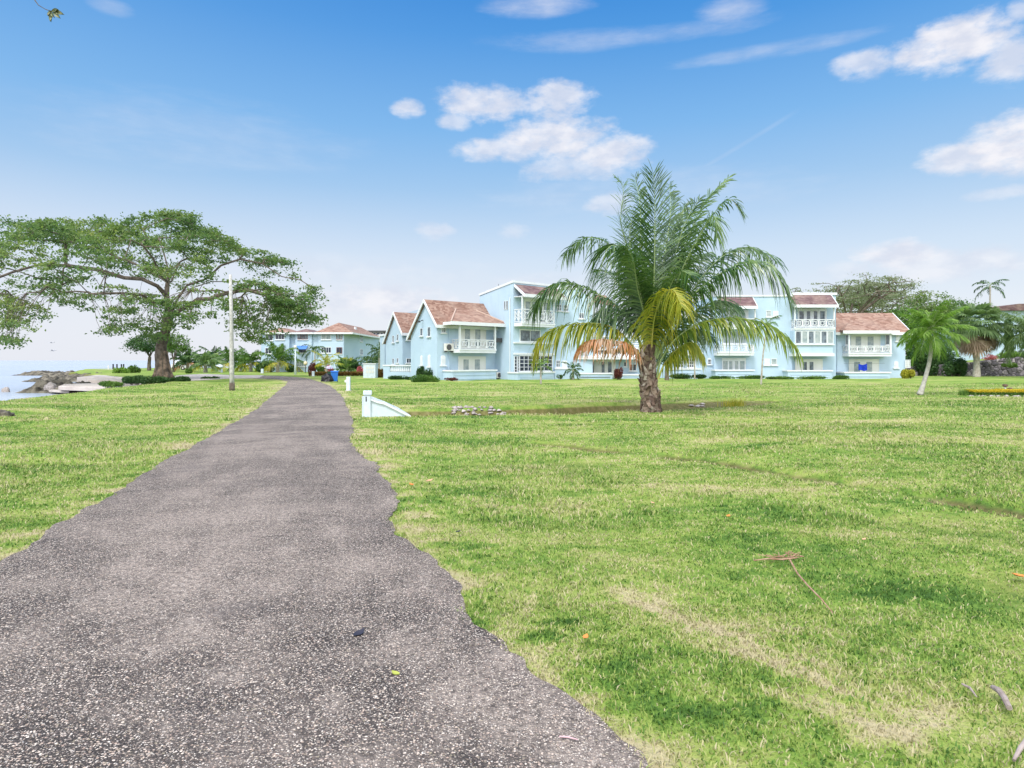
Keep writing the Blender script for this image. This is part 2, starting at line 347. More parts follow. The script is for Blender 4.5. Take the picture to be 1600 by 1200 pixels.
def height(x, y):
    x = np.asarray(x, float); y = np.asarray(y, float)
    r = np.hypot(x, y)
    cx = np.interp(y, [-3, 2.5, 5, 9.3, 13.7, 20.8, 30.8, 40, 48, 55, 70], [.6, -1.4, -2.3, -3.4, -4.3, -6.8, -9.4, -12.7, -15.6, -18.5, -26])
    off = sstep(1.7, 3.2, np.abs(x-cx))
    z = ((vnoise(x, y, .35, 1)-.5)*.10+(vnoise(x, y, 1.1, 2)-.5)*.055+(vnoise(x, y, 3.1, 4)-.5)*.022*sstep(40, 10, r))*off*sstep(90, 45, r)
    dd = line_d(DITCH, x, y); wob = (vnoise(x, y, 1.2, 9)-.5)*.35
    dep = np.interp(x, [-3.2, -2, 2.5, 4, 6, 9.6], [.30, .46, .42, .25, .20, .10])
    z = z - dep*1.35*sstep(1.5, .95, dd+wob)
    sd = poly_sd(LAND, x, y)+(vnoise(x, y, .7, 5)-.5)*.4*sstep(20, 60, r)
    z = np.where(x < -10, z*sstep(0, 3, sd)-2.2*sstep(.2, -2.6, sd), z)
    rd = line_d(RUT, x, y)+(vnoise(x, y, 1.5, 61)-.5)*.35; z = z-.10*sstep(.24, .06, rd)*sstep(.30, .45, vnoise(x, y, .9, 62))
    z = z + hill(x, y)
    return z
def hz(x, y): return float(height(np.array([x]), np.array([y]))[0])
SEA_Z = -.9
def axis(segs):
    out = []
    for a, b, st in segs: out += list(np.arange(a, b, st))
    return np.array(out)
gx = np.r_[-np.geomspace(3200, 95, 14)[:-1], axis([(-95, -30, 1.0), (-30, -12, .3), (-12, 14, .14), (14, 62, .4)]), np.geomspace(62, 3200, 16)]
gy = np.r_[axis([(-30, 0, 3.0), (0, 4, .3), (4, 30, .14), (30, 72, .4), (72, 160, 1.5)]), np.geomspace(160, 3200, 16)]
GX, GY = np.meshgrid(gx, gy); GZ = height(GX.ravel(), GY.ravel())
far = np.hypot(GX.ravel(), GY.ravel()) > 400
GZ = np.where(far & (GX.ravel() > -60), .0, GZ)
nx, ny = len(gx), len(gy); idx = np.arange(nx*ny).reshape(ny, nx)
Q = np.stack([idx[:-1, :-1], idx[:-1, 1:], idx[1:, 1:], idx[1:, :-1]], -1).reshape(-1, 4)
lm = bpy.data.materials.new('mown_lawn'); lm.use_nodes = True; t = NT(lm.node_tree); b = t.n['Principled BSDF']
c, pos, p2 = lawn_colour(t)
nz = t.new('ShaderNodeSeparateXYZ', {0: t.new('ShaderNodeNewGeometry').outputs['Normal']}).outputs[2]
px_, py_, pz_ = t.new('ShaderNodeSeparateXYZ', {0: pos}).outputs
dry = t.ramp(t.noise(p2, 5.0, 6, .7), [(.3, (.055, .065, .02)), (.5, (.15, .13, .05)), (.7, (.24, .20, .11))])
c = t.mix(t.math('MULTIPLY', t.mr(pz_, -.035, -.11), .9), c, dry)
c = t.mix(t.mr(pz_, -.50, -.75), c, (.20, .19, .16))
ns = t.noise(p2, 38.0, 4, .75); n2 = t.noise(p2, 7.0, 4, .7)
hgt = t.math('ADD', t.math('MULTIPLY', ns, .35), t.math('MULTIPLY', n2, .65))
bn = t.new('ShaderNodeBump', {'Strength': .75, 'Distance': .07, 'Height': hgt})
c = t.mix(1.0, c, (.88, .86, .86), 'MULTIPLY')
t.put(b.inputs['Base Color'], c); t.put(b.inputs['Roughness'], .9); t.put(b.inputs['Specular IOR Level'], .15); t.l.new(bn.outputs[0], b.inputs['Normal'])
def rimf(x, y):
    yr = np.maximum.accumulate(PRr[:, 1]+np.arange(len(PRr))*1e-7); yl = np.maximum.accumulate(PLr[:, 1]+np.arange(len(PLr))*1e-7)
    d = np.minimum(np.abs(x-np.interp(y, yl, PLr[:, 0])), np.abs(x-np.interp(y, yr, PRr[:, 0])))*.85
    rd = line_d(RUT, x, y)+(vnoise(x, y, 1.5, 61)-.5)*.35; rut = np.exp(-(rd/.09)**2)*sstep(.30, .50, vnoise(x, y, .9, 62))
    return np.where(y < 60, np.exp(-(d/(.16+.012*np.maximum(y, 0)))**1.3), 0)-rut
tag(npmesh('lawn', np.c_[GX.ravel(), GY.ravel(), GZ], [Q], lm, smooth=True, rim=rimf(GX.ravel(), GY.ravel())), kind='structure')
# ---------------------------------------------------------------- path
def path_mesh():
    n = 900; sl = np.linspace(0, 1, n)
    # pair rows by the outline's own anchor points so the strip bends with the curve
    def par(Pr, P):
        d = np.r_[0, np.cumsum(np.linalg.norm(np.diff(Pr, axis=0), axis=1))]; return d/d[-1]
    kl = [0, .032]; L = PLr; Rr = PRr
    dl, dr = par(L, PL), par(Rr, PR)
    # match by world Y while the path runs forward, then by remaining length
    ys = np.concatenate([np.linspace(-3.1, 12, 420), np.linspace(12, 47, 420)[1:]])
    ly, ry = np.maximum.accumulate(L[:, 1]+np.arange(len(L))*1e-7), np.maximum.accumulate(Rr[:, 1]+np.arange(len(Rr))*1e-7)
    il = np.interp(ys, ly, np.arange(len(L))); ir = np.interp(ys, ry, np.arange(len(Rr)))
    k = np.linspace(0, 1, 120)[1:]; il = np.r_[il, il[-1]+(len(L)-1-il[-1])*k]; ir = np.r_[ir, ir[-1]+(len(Rr)-1-ir[-1])*k]
    at = lambda P, i: np.stack([np.interp(i, np.arange(len(P)), P[:, c]) for c in (0, 1)], 1)
    A, B = at(L, il), at(Rr, ir); m = 14; w_ = np.linspace(0, 1, m)[None, :, None]
    P = A[:, None]*(1-w_)+B[:, None]*w_
    z = height(P[..., 0].ravel(), P[..., 1].ravel())+.012
    cr = .012*np.sin(np.pi*np.linspace(0, 1, m)); z = z+np.tile(cr, len(A))
    idx = np.arange(len(A)*m).reshape(len(A), m)
    q = np.stack([idx[:-1, :-1], idx[:-1, 1:], idx[1:, 1:], idx[1:, :-1]], -1).reshape(-1, 4)
    return np.c_[P.reshape(-1, 2), z], q
pm = bpy.data.materials.new('exposed_aggregate'); pm.use_nodes = True; t = NT(pm.node_tree); b = t.n['Principled BSDF']
pos = t.new('ShaderNodeNewGeometry').outputs['Position']; p2 = t.vmath('MULTIPLY', pos, (1, 1, 0))
pw = t.vmath('ADD', p2, t.vmath('MULTIPLY', t.vmath('SUBTRACT', t.noise(p2, 60.0, 2, .5, True), (.5, .5, .5)), (.014, .014, 0)))
v1 = t.new('ShaderNodeTexVoronoi', {'Vector': pw, 'Scale': 72.0}); v2 = t.new('ShaderNodeTexVoronoi', {'Vector': pw, 'Scale': 125.0})
r1 = t.new('ShaderNodeSeparateColor', {0: v1.outputs['Color']}).outputs; r2 = t.new('ShaderNodeSeparateColor', {0: v2.outputs['Color']}).outputs
peb = t.ramp(r1[0], [(0, (.05, .037, .032)), (.28, (.15, .115, .098)), (.42, (.235, .205, .15)), (.58, (.34, .25, .21)), (.80, (.50, .41, .345)), (1, (.70, .61, .54))])
peb2 = t.ramp(r2[0], [(0, (.03, .025, .025)), (.35, (.11, .09, .085)), (.6, (.25, .20, .18)), (.8, (.40, .35, .30)), (1, (.66, .60, .55))])
dotm = t.mr(v1.outputs['Distance'], .50, .30); have = t.mr(r1[1], .36, .42)
base = t.mix(t.mr(v2.outputs['Distance'], .60, .36), (.034, .029, .027), peb2)
c = t.mix(t.math('MULTIPLY', dotm, have), base, peb)
worn = t.mr(t.math('ADD', t.math('MULTIPLY', t.noise(p2, .55, 4, .6), .6), t.math('MULTIPLY', t.noise(p2, 2.3, 5, .65), .4)), .40, .62)
c = t.mix(t.math('MULTIPLY', t.math('MULTIPLY', worn, t.mr(t.noise(p2, 22.0, 4, .7), .35, .62, .25, 1.0)), .48), c, (.46, .385, .335))
lc = t.mr(t.noise(p2, 4.5, 6, .7), .57, .68); c = t.mix(t.math('MULTIPLY', lc, .25), c, (.42, .36, .32))
dk = t.mr(t.noise(p2, .9, 5, .6), .55, .70); c = t.mix(t.math('MULTIPLY', dk, .28), c, (.07, .062, .065))
c = t.mix(1.0, c, (1.16, 1.15, 1.12), 'MULTIPLY')
t.put(b.inputs['Base Color'], c); t.put(b.inputs['Roughness'], .8); t.put(b.inputs['Specular IOR Level'], .3)
hh = t.math('ADD', t.math('MULTIPLY', dotm, .6), t.math('MULTIPLY', t.mr(v2.outputs['Distance'], .6, .2), .4))
bn = t.new('ShaderNodeBump', {'Strength': .9, 'Distance': .009, 'Height': hh}); t.l.new(bn.outputs[0], b.inputs['Normal'])
V, q = path_mesh()
tag(npmesh('path', V, [q], pm, smooth=True), kind='structure')
# ---------------------------------------------------------------- sea
sm = bpy.data.materials.new('sea_water'); sm.use_nodes = True; t = NT(sm.node_tree); b = t.n['Principled BSDF']
pos = t.new('ShaderNodeNewGeometry').outputs['Position']
t.put(b.inputs['Base Color'], t.mix(t.mr(t.noise(pos, .02, 4), .4, .62), (.34, .40, .49), (.42, .47, .55)))
t.put(b.inputs['Roughness'], .22); t.put(b.inputs['Specular IOR Level'], .5)
wn = t.math('ADD', t.noise(t.vmath('MULTIPLY', pos, (.6, 1.5, 1)), .9, 6, .6), t.math('MULTIPLY', t.noise(pos, .12, 3), .7))
bn = t.new('ShaderNodeBump', {'Strength': .5, 'Distance': .35, 'Height': wn}); t.l.new(bn.outputs[0], b.inputs['Normal'])
mb = MB(); mb.add([(-9000, -600, SEA_Z), (60, -600, SEA_Z), (60, 9000, SEA_Z), (-9000, 9000, SEA_Z)], [(0, 1, 2, 3)])
tag(mb.build('sea', sm), kind='structure')
# ---------------------------------------------------------------- rocks and concrete decks on the shore
ROCK = mat('dark_coral_rock', (.045, .041, .035), .95, .2, var=(.20, .18, .14), var_scale=1.6, bump=1.0, bump_scale=3.5, dirt=((.06, .075, .03), 1.2, .5))
STONE = mat('pale_rubble_stone', (.25, .22, .20), .9, .2, var=(.44, .40, .38), var_scale=6, bump=.6, bump_scale=14)
CONC = mat('weathered_concrete', (.42, .37, .34), .9, .2, var=(.52, .47, .43), var_scale=.8, bump=.4, bump_scale=6, dirt=((.26, .23, .21), 1.0, .5))
def rock(name, c, dims, label, cat, seed, m=ROCK, rough=.35, group=None, rot=0, sub=4, parent=None):
    """a lumpy, pitted boulder: displaced sphere flattened underneath"""
    import bmesh
    bm = bmesh.new(); bmesh.ops.create_icosphere(bm, subdivisions=sub, radius=1)
    V = np.array([v.co[:] for v in bm.verts]); F = np.array([[v.index for v in f.verts] for f in bm.faces]); bm.free()
    r = 1 + rough*((vnoise(V[:, 0]+V[:, 2]*.7+seed, V[:, 1]-V[:, 2]*.5+seed, 1.7, seed)-.5)*1.6 + (vnoise(V[:, 0]-V[:, 2], V[:, 1]+V[:, 2]+seed, 4.3, seed+1)-.5)*.9 + (vnoise(V[:, 0]+seed, V[:, 1]*1.3+V[:, 2]*2, 10, seed+2)-.5)*.45)
    V = V*r[:, None]; V[:, 2] = np.where(V[:, 2] < -.3, -.3, V[:, 2]); V *= np.array(dims)
    ca, sa = math.cos(rot), math.sin(rot); V = np.c_[V[:, 0]*ca-V[:, 1]*sa, V[:, 0]*sa+V[:, 1]*ca, V[:, 2]]+np.array(c)
    o = npmesh(name, V, [F], m, parent, loc=None if parent else c)
    return tag(o, label, cat, group)
def reef(name, x0, x1, ytop, ybase, label, seed, depth, hump=1.0, bz=SEA_Z):
    """a long low ridge of eroded coral rock between two picture columns"""
    Yb = (CH-bz)*FP/(ybase-HY); X0, X1 = (x0-800)/FP*Yb, (x1-800)/FP*Yb; H = (ybase-ytop)/FP*Yb*hump
    n, m = 190, 60; u = np.linspace(0, 1, n); v = np.linspace(0, 1, m); U, Vv = np.meshgrid(u, v)
    X = X0+(X1-X0)*U; Y = Yb-.3+depth*Vv+(vnoise(X, X*0+seed, .5, seed)-.5)*1.5*np.sin(np.pi*np.minimum(U*2, 1)/1)
    prof = np.minimum(1, (U*5)**.7)*np.minimum(1, ((1-U)*9)**.6)*np.minimum(1, Vv*7)**.5*np.minimum(1, (1-Vv)*4)**.6
    Z = bz-.12+H*prof*(.40+.75*vnoise(X, Y, .45, seed+1)+.50*(vnoise(X, Y, 1.5, seed+2)-.5)+.40*(vnoise(X, Y, 4, seed+3)-.5))
    idx = np.arange(n*m).reshape(m, n); q = np.stack([idx[:-1, :-1], idx[:-1, 1:], idx[1:, 1:], idx[1:, :-1]], -1).reshape(-1, 4)
    P = np.c_[X.ravel(), Y.ravel(), Z.ravel()]; k = len(P); ring = np.r_[idx[0], idx[1:, -1], idx[-1, -2::-1], idx[-2:0:-1, 0]]
    B = P[ring].copy(); B[:, 2] = bz-.6; rn = len(ring); j = np.arange(rn)
    q2 = np.stack([k+j, k+(j+1) % rn, ring[(j+1) % rn], ring[j]], -1)
    return tag(npmesh(name, np.r_[P, B], [q, q2], ROCK, loc=(X0, Yb, bz)), label, 'rock')
reef('rock_ledge', 20, 108, 596.5, 614, 'dark grey rock ledge at the water edge, nearest to the lawn', 11, 5)
reef('rock_ledge', 31, 150, 583.0, 596.5, 'broad greenish grey rock ledge in the sea, behind the nearest ledge', 23, 7)
reef('rock_ledge', 9, 165, 580, 586.8, 'thin far rock ledge reaching furthest out into the sea', 37, 8)
c = G3(9, 612.5, SEA_Z); rock('rock', (c.x, c.y, SEA_Z), (.26, .2, .35), 'small lone pale rock poking out of the sea', 'rock', 5, STONE)
c = G3(83, 611.5, SEA_Z+.1); rock('boulder', (c.x-.2, c.y, SEA_Z+.25), (.55, .4, .55), 'smooth pale grey boulder beside the dark ledge', 'boulder', 8, STONE, .22)
def deck(pts, top, th, label, name='concrete_deck'):
    P = [G3(px, py, top) for px, py in pts]; mb = MB(); mb.prism([(p.x, p.y, top-th) for p in P], (0, 0, th))
    o = mb.build(name, CONC, loc=(P[0].x, P[0].y, top), bevel=.04); return tag(o, label, 'concrete deck')
deck([(76, 609.5), (108, 611.0), (110, 609.5), (80, 608.0)], -.62, .16, 'thin pale concrete slab lying just above the water')
deck([(91, 603.2), (164, 605.4), (186, 600), (108, 597.5)], -.25, .30, 'pale concrete platform projecting over the sea by the rocks')
mb = MB(); P = [G3(108, 605.2, -.56), G3(172, 606.2, -.56), G3(188, 601, -.56), G3(118, 600.0, -.56)]
mb.prism([(p.x, p.y, -1.6) for p in P], (0, 0, 1.04))
SW = mat('stacked_stone', (.30, .22, .15), .95, .2, var=(.46, .38, .30), var_scale=3, bump=1, bump_scale=5, dirt=((.14, .11, .08), 3, .6))
tag(mb.build('stone_footing', SW, loc=tuple(P[0])), 'brown stacked stone footing under the projecting concrete platform', 'stone footing')
deck([(138, 592.7), (235, 594.4), (262, 591.5), (150, 589.6)], -.10, .95, 'middle stepped concrete deck between the rocks and the big tree')
deck([(120, 589.2), (262, 590.6), (300, 587.6), (150, 586.0)], -.02, 1.0, 'far pale concrete deck behind the stepped one')
P = [G3(268, 592.5, .02), G3(302, 594.8, .02), G3(352, 591.8, .02), G3(405, 590.4, .02), G3(412, 586.6, .02), G3(372, 586.8, .02), G3(322, 584.5, .02), G3(292, 585.6, .02), G3(275, 587, .02)]
mb = MB(); mb.prism([(p.x, p.y, hz(p.x, p.y)*0-.25) for p in P], (0, 0, .29)); tag(mb.build('promenade', CONC), kind='structure')
c = G3(1, 648); rock('mossy_stone', (c.x, c.y, hz(c.x, c.y)), (.38, .2, .16), 'dark mossy stone lying on the lawn at the left edge', 'stone', 4, ROCK, .3)
# rubble spilled into the ditch
k = 0
for i in range(70):
    u = rng.random(); px = 706+96*u; x = (px-800)/FP*20.6; y = 20.95+.60*rng.random()-.2*abs(u-.5); s = rng.uniform(.03, .085)
    z = hz(x, y)
    o = rock('rubble_stone', (x, y, z+s*.2), (s*1.2, s, s*.75), 'pale broken stone in the rubble pile on the ditch bank', 'stone', 50+i, STONE, .5, 'rubble stones in the ditch', rng.uniform(0, 3), 2)
for i in range(7):
    x = G3(rng.uniform(1078, 1102), 631).x; y = 24.9+rng.uniform(-.2, .3); x = (rng.uniform(1078, 1102)-800)/FP*y; s = rng.uniform(.05, .10)
    rock('rubble_stone', (x, y, hz(x, y)+s*.3), (s*1.4, s, s*.6), 'pale stone in the small bare patch of lawn right of the big palm', 'stone', 150+i, STONE, .4, 'stones right of the palm', rng.uniform(0, 3), 2)
# ---------------------------------------------------------------- building kit
def boxes(fr, *bs):
    mb = MB(fr)
    for b in bs: mb.box(*b)
    return mb
def rect(fr, x0, y0, x1, y1, v=0.0):
    u0 = fr.u(x0, v); u1 = fr.u(x1, v); xm = (x0+x1)/2
    return u0, u1, fr.z(xm, y1, v), fr.z(xm, y0, v)
def window(root, fr, x0, y0, x1, y1, v=0.0, n=(2, 1), frame=TRIM, glass=GLASS, sill=True, fw=.04, arch=False, name='window'):
    u0, u1, z0, z1 = rect(fr, x0, y0, x1, y1, v); q = .05
    mb = MB(fr); mb.box(u0-fw, u0, v-q, v+.01, z0-fw, z1+fw).box(u1, u1+fw, v-q, v+.01, z0-fw, z1+fw)
    mb.box(u0, u1, v-q, v+.01, z1, z1+fw).box(u0, u1, v-q, v+.01, z0-fw, z0)
    t = .022
    for i in range(1, n[0]):
        c = u0+(u1-u0)*i/n[0]; mb.box(c-t, c+t, v-q+.006, v, z0, z1)
    for j in range(1, n[1]):
        c = z0+(z1-z0)*j/n[1]; mb.box(u0, u1, v-q+.012, v, c-t*.8, c+t*.8)
    if arch:
        r = (u1-u0)/2+fw; cu = (u0+u1)/2; k = 8
        mb.prism([(cu+r*math.cos(math.pi*i/k), v-q, z1+fw+r*.75*math.sin(math.pi*i/k)) for i in range(k+1)], (0, q, 0))
    f = mb.build(name, frame, root)
    MB(fr).box(u0, u1, v-.022, v+.004, z0, z1).build('pane', glass, f)
    if sill: MB(fr).box(u0-.13, u1+.13, v-.12, v-.001, z0-fw-.09, z0-fw-.002).build('sill', TRIM, f)
    return f
def shutter(root, fr, x0, y0, x1, y1, v=0.0, arch=False, m=TRIM):
    u0, u1, z0, z1 = rect(fr, x0, y0, x1, y1, v); mb = MB(fr)
    mb.box(u0, u1, v-.05, v+.01, z0, z1); k = max(4, int((z1-z0)/.12))
    for i in range(k):
        z = z0+.06+(z1-z0-.12)*i/k; mb.box(u0+.05, u1-.05, v-.07, v-.049, z, z+.05)
    if arch:
        r = (u1-u0)/2; cu = (u0+u1)/2
        mb.prism([(cu+r*math.cos(math.pi*i/8), v-.05, z1+r*.8*math.sin(math.pi*i/8)) for i in range(9)], (0, .05, 0))
    s = mb.build('shutter', m, root)
    MB(fr).box(u0-.1, u1+.1, v-.12, v-.001, z0-.1, z0-.002).build('sill', TRIM, s); return s
def french(root, fr, x0, y0, x1, y1, v=0.0, panes=((.2, .4), (.6, .8)), glass=GLASSL, m=CREAM):
    """white double door with side leaves; panes = glazed spans as fractions of the width"""
    u0, u1, z0, z1 = rect(fr, x0, y0, x1, y1, v); Wd = u1-u0; mb = MB(fr)
    mb.box(u0, u1, v-.04, v+.01, z0, z1); e = .06
    mb.box(u0-e, u0, v-.07, v+.01, z0, z1+e).box(u1, u1+e, v-.07, v+.01, z0, z1+e).box(u0, u1, v-.07, v+.01, z1, z1+e)
    k = 4
    for i in range(1, k): c = u0+Wd*i/k; mb.box(c-.025, c+.025, v-.055, v-.039, z0, z1)
    d = mb.build('french_door', m, root)
    for a, b in panes:
        g = MB(fr).box(u0+Wd*a, u0+Wd*b, v-.062, v-.038, z0+(z1-z0)*.10, z1-(z1-z0)*.12).build('pane', glass, d)
    return d
def rail_panel(mb, u0, u1, v, z0, z1, t=.05):
    """one lattice panel: frame, cross and centre diamond"""
    cu, cz = (u0+u1)/2, (z0+z1)/2; hw, hh = (u1-u0)/2, (z1-z0)/2
    def bar(a, b):
        d = Vector((b[0]-a[0], 0, b[1]-a[1])); n = Vector((-d.z, 0, d.x)).normalized()*t*.5
        mb.prism([(a[0]+n.x, v, a[1]+n.z), (a[0]-n.x, v, a[1]-n.z), (b[0]-n.x, v, b[1]-n.z), (b[0]+n.x, v, b[1]+n.z)], (0, t, 0))
    r = .42
    for sx, sz in ((1, 1), (-1, 1), (1, -1), (-1, -1)):
        bar((cu+sx*hw, cz+sz*hh), (cu+sx*hw*r*.55, cz+sz*hh*r*.55))
    k = 8; P = [(cu+min(hw, hh)*.62*math.cos(2*math.pi*(i+.5)/k), cz+min(hw, hh)*.62*math.sin(2*math.pi*(i+.5)/k)) for i in range(k)]
    for i in range(k): bar(P[i], P[(i+1) % k])
    mb.box(u0-.03, u0+.03, v, v+t, z0, z1).box(u1-.03, u1+.03, v, v+t, z0, z1)
def railing(root, fr, u0, u1, v, z0, z1, n, depth=0, left=True, right=True, sub=None):
    mb = MB(fr); mb.box(u0-.03, u1+.03, v-.02, v+.05, z1-.06, z1).box(u0-.02, u1+.02, v-.01, v+.04, z0+.06, z0+.11)
    for i in range(n):
        a, b = u0+(u1-u0)*i/n, u0+(u1-u0)*(i+1)/n; rail_panel(mb, a+.03, b-.03, v, z0+.11, z1-.06)
    if depth:
        for on, u in ((left, u0), (right, u1)):
            if not on: continue
            A = fr.A+fr.U*u+fr.V*(v+depth); f2 = Fr(A, -fr.V); w2 = MB(f2)
            w2.box(0, depth, -.02, .05, z1-.06, z1).box(0, depth, -.01, .04, z0+.06, z0+.11)
            for i in range(2): rail_panel(w2, depth*i/2+.02, depth*(i+1)/2-.02, 0, z0+.11, z1-.06)
            o = len(mb.v); mb.v += w2.v; mb.f += [tuple(o+i for i in f) for f in w2.f]; mb.mi += w2.mi
    return mb.build('railing', TRIM, root)
def balcony(root, fr, x0, x1, ys0, ys1, yr, v=-1.1, n=4, side=True):
    """slab between picture rows ys0..ys1 and lattice railing up to row yr, front plane at v"""
    u0, u1 = fr.u(x0, v), fr.u(x1, v); xm = (x0+x1)/2; z0, z1, zr = fr.z(xm, ys1, v), fr.z(xm, ys0, v), fr.z(xm, yr, v)
    s = MB(fr); s.box(u0, u1, v, -.002, z0, z1).box(u0-.04, u1+.04, v-.05, v-.001, z1-.10, z1-.01); s.build('balcony_slab', TRIM, root)
    railing(root, fr, u0+.04, u1-.04, v+.02, z1, zr, n, -v-.03 if side else 0)
    return u0, u1, z0, z1, zr
def posts(root, fr, us, v, z0, z1, r=.05):
    for u in us: MB(fr).box(u-r, u+r, v-r, v+r, z0, z1).build('post', TRIM, root)
def patio(root, fr, x0, x1, y0, v=-1.5, m=WALL):
    u0, u1 = fr.u(x0, v), fr.u(x1, v); z = fr.z((x0+x1)/2, y0, v)
    p = boxes(fr, (u0, u1, v, v+.15, -.2, z-.12), (u0, u0+.15, v+.151, -.01, -.2, z-.12), (u1-.15, u1, v+.151, -.01, -.2, z-.12)).build('patio_wall', m, root)
    boxes(fr, (u0-.07, u1+.07, v-.07, v+.20, z-.119, z), (u0-.07, u0+.2, v+.201, -.012, z-.119, z), (u1-.2, u1+.07, v+.201, -.012, z-.119, z)).build('coping', TRIM, p)
    boxes(fr, (u0+.2, u1-.2, v-.03, v-.001, z-.42, z-.34), (u0+.2, u1-.2, v-.03, v-.001, .12, .18)).build('moulding', m, p)
def gable_roof(root, fr, u0, u1, ve, zr, vr, ze, vb, zb, m=ROOFR, th=.12):
    """ridge at (vr, zr); front eave (ve, ze); back eave (vb, zb)"""
    mb = MB(fr)
    for a, b in (((ve, ze), (vr, zr)), ((vb, zb), (vr, zr))):
        mb.prism([(u0, a[0], a[1]), (u0, b[0], b[1]), (u0, b[0], b[1]+th), (u0, a[0], a[1]+th)], (u1-u0, 0, 0))
    r = mb.build('roof', m, root)
    w2 = MB(fr)
    for u in (u0-.07, u1+.001):                              # barge boards
        for a, b in (((ve, ze), (vr, zr)), ((vb, zb), (vr, zr))):
            w2.prism([(u, a[0], a[1]-.12), (u, b[0], b[1]-.12), (u, b[0], b[1]+th+.02), (u, a[0], a[1]+th+.02)], (.069, 0, 0))
    w2.box(u0-.07, u1+.07, ve-.06, ve-.001, ze-.12, ze+th+.01)
    w2.build('barge_board', TRIM, r); return r
def shed_roof(root, fr, u0, u1, v0, z0, v1, z1, m=ROOFM, th=.10):
    """slopes from (v1,z1) at the wall down to (v0,z0)"""
    mb = MB(fr); mb.prism([(u0, v0, z0), (u0, v1, z1), (u0, v1, z1+th), (u0, v0, z0+th)], (u1-u0, 0, 0)); r = mb.build('roof', m, root)
    w2 = MB(fr); w2.box(u0-.06, u1+.06, v0-.06, v0-.001, z0-.14, z0+th+.01)
    for u in (u0-.061, u1+.001): w2.prism([(u, v0, z0-.14), (u, v1, z1-.10), (u, v1, z1+th+.02), (u, v0, z0+th+.02)], (.06, 0, 0))
    w2.build('fascia', TRIM, r); return r
def hip_roof(root, fr, u0, u1, v0, v1, ze, zr, m=ROOFR, ov=.35, rid=None):
    a, b, c, d = u0-ov, u1+ov, v0-ov, v1+ov; cu, cv = (u0+u1)/2, (v0+v1)/2; h = min(b-a, d-c)/2
    r0, r1 = ((a+h, cv), (b-h, cv)) if (b-a) >= (d-c) else ((cu, c+h), (cu, d-h))
    mb = MB(fr); P = [(a, c, ze), (b, c, ze), (b, d, ze), (a, d, ze), (r0[0], r0[1], zr), (r1[0]+.001, r1[1]+.001, zr)]
    if (b-a) >= (d-c): F = [(0, 1, 5, 4), (1, 2, 5), (2, 3, 4, 5), (3, 0, 4), (3, 2, 1, 0)]
    else: F = [(0, 1, 4), (1, 2, 5, 4), (2, 3, 5), (3, 0, 4, 5), (3, 2, 1, 0)]
    mb.add(P, F); r = mb.build('roof', m, root)
    boxes(fr, (a, b, c-.05, c-.001, ze-.2, ze+.03), (a, b, d+.001, d+.05, ze-.2, ze+.03), (a-.05, a-.001, c, d, ze-.2, ze+.03), (b+.001, b+.05, c, d, ze-.2, ze+.03)).build('fascia', TRIM, r)
    return r
def pipe(root, fr, px, y0, y1, v=-.06, r=.04, m=TRIM):
    u = fr.u(px, v); MB(fr).tube([(u, v, fr.z(px, y1, v)), (u, v, fr.z(px, y0, v))], r, 8).build('downpipe', m, root)
def ac_unit(name_loc_frame, u, v, z, label, s=1.0):
    fr = name_loc_frame; p = fr.pt(u, v, z); root = empty('air_conditioner', p, label, 'air conditioner')
    b = MB(fr).box(u-.42*s, u+.42*s, v-.30, v, z, z+.62*s).build('casing', ACW, root, bevel=.02)
    g = MB(fr); g.tube([(u-.08, v-.302, z+.31*s), (u-.08, v-.33, z+.31*s)], .24*s, 18); g.build('fan_grille', DGREY, root)
    m = MB(fr)
    for k in (-.3, .3): m.box(u+k*s-.04, u+k*s+.04, v-.28, v-.02, z-.10, z-.001)
    m.build('foot', DGREY, root); return root
# ================================================================ left gabled house
f = Fr(P2(683, 50), (5.3, 4.5)); uR = f.u(790); g = f.side(4.2)
B = empty('gabled_house', f.pt(0, 0, 0), 'two storey pale blue house with red shingle gable roof, left of the tall block', 'house', 'pale blue seaside houses')
ze = f.z(687, 504.5); zr = f.z(668, 470, 0)*0+6.34; zb = 3.55
mb = MB(f); mb.prism([(0, 0, -.3), (0, 0, ze), (0, 1.55, zr-.05), (0, 3.9, zb+.05), (0, 3.9, -.3)], (uR, 0, 0)); mb.build('wall', WALL, B)
gable_roof(B, f, -.22, uR+.15, -.28, zr, 1.55, ze-.30, 4.15, zb-.25)
bal = balcony(B, f, 718, 775, 545.5, 551.5, 530.5, v=-1.1, n=4)
# lower roof carried over the balcony
vE = -1.35; zc = f.z(745, 506.3, vE); uc0, uc1 = f.u(705, vE), f.u(793, vE)
mb = MB(f); zt = ze+1.1; vt = .72
mb.add([(uc0, vE, zc), (uc1, vE, zc), (uc1-.25, -.2, ze-.1), (uc1-1.7, vt, zt-.1), (uc0+1.9, vt, zt-.1), (uc0+.1, -.2, ze-.12),
        (uc0, vE, zc+.12), (uc1, vE, zc+.12), (uc1-.25, -.2, ze+.12), (uc1-1.7, vt, zt+.12), (uc0+1.9, vt, zt+.12), (uc0+.1, -.2, ze+.10)],
       [(6, 7, 9, 10), (7, 8, 9), (6, 10, 11), (0, 5, 4, 3, 2, 1), (0, 1, 7, 6), (1, 2, 8, 7), (2, 3, 9, 8), (4, 5, 11, 10), (5, 0, 6, 11)])
cr = mb.build('balcony_roof', ROOFR, B)
boxes(f, (uc0-.05, uc1+.05, vE-.07, vE-.001, zc-.14, zc+.13), (uc0-.06, uc0-.001, vE, -.3, zc-.14, zc+.10)).build('fascia', TRIM, cr)
RC = mat('pale_ridge_tile', (.45, .33, .27), .8)
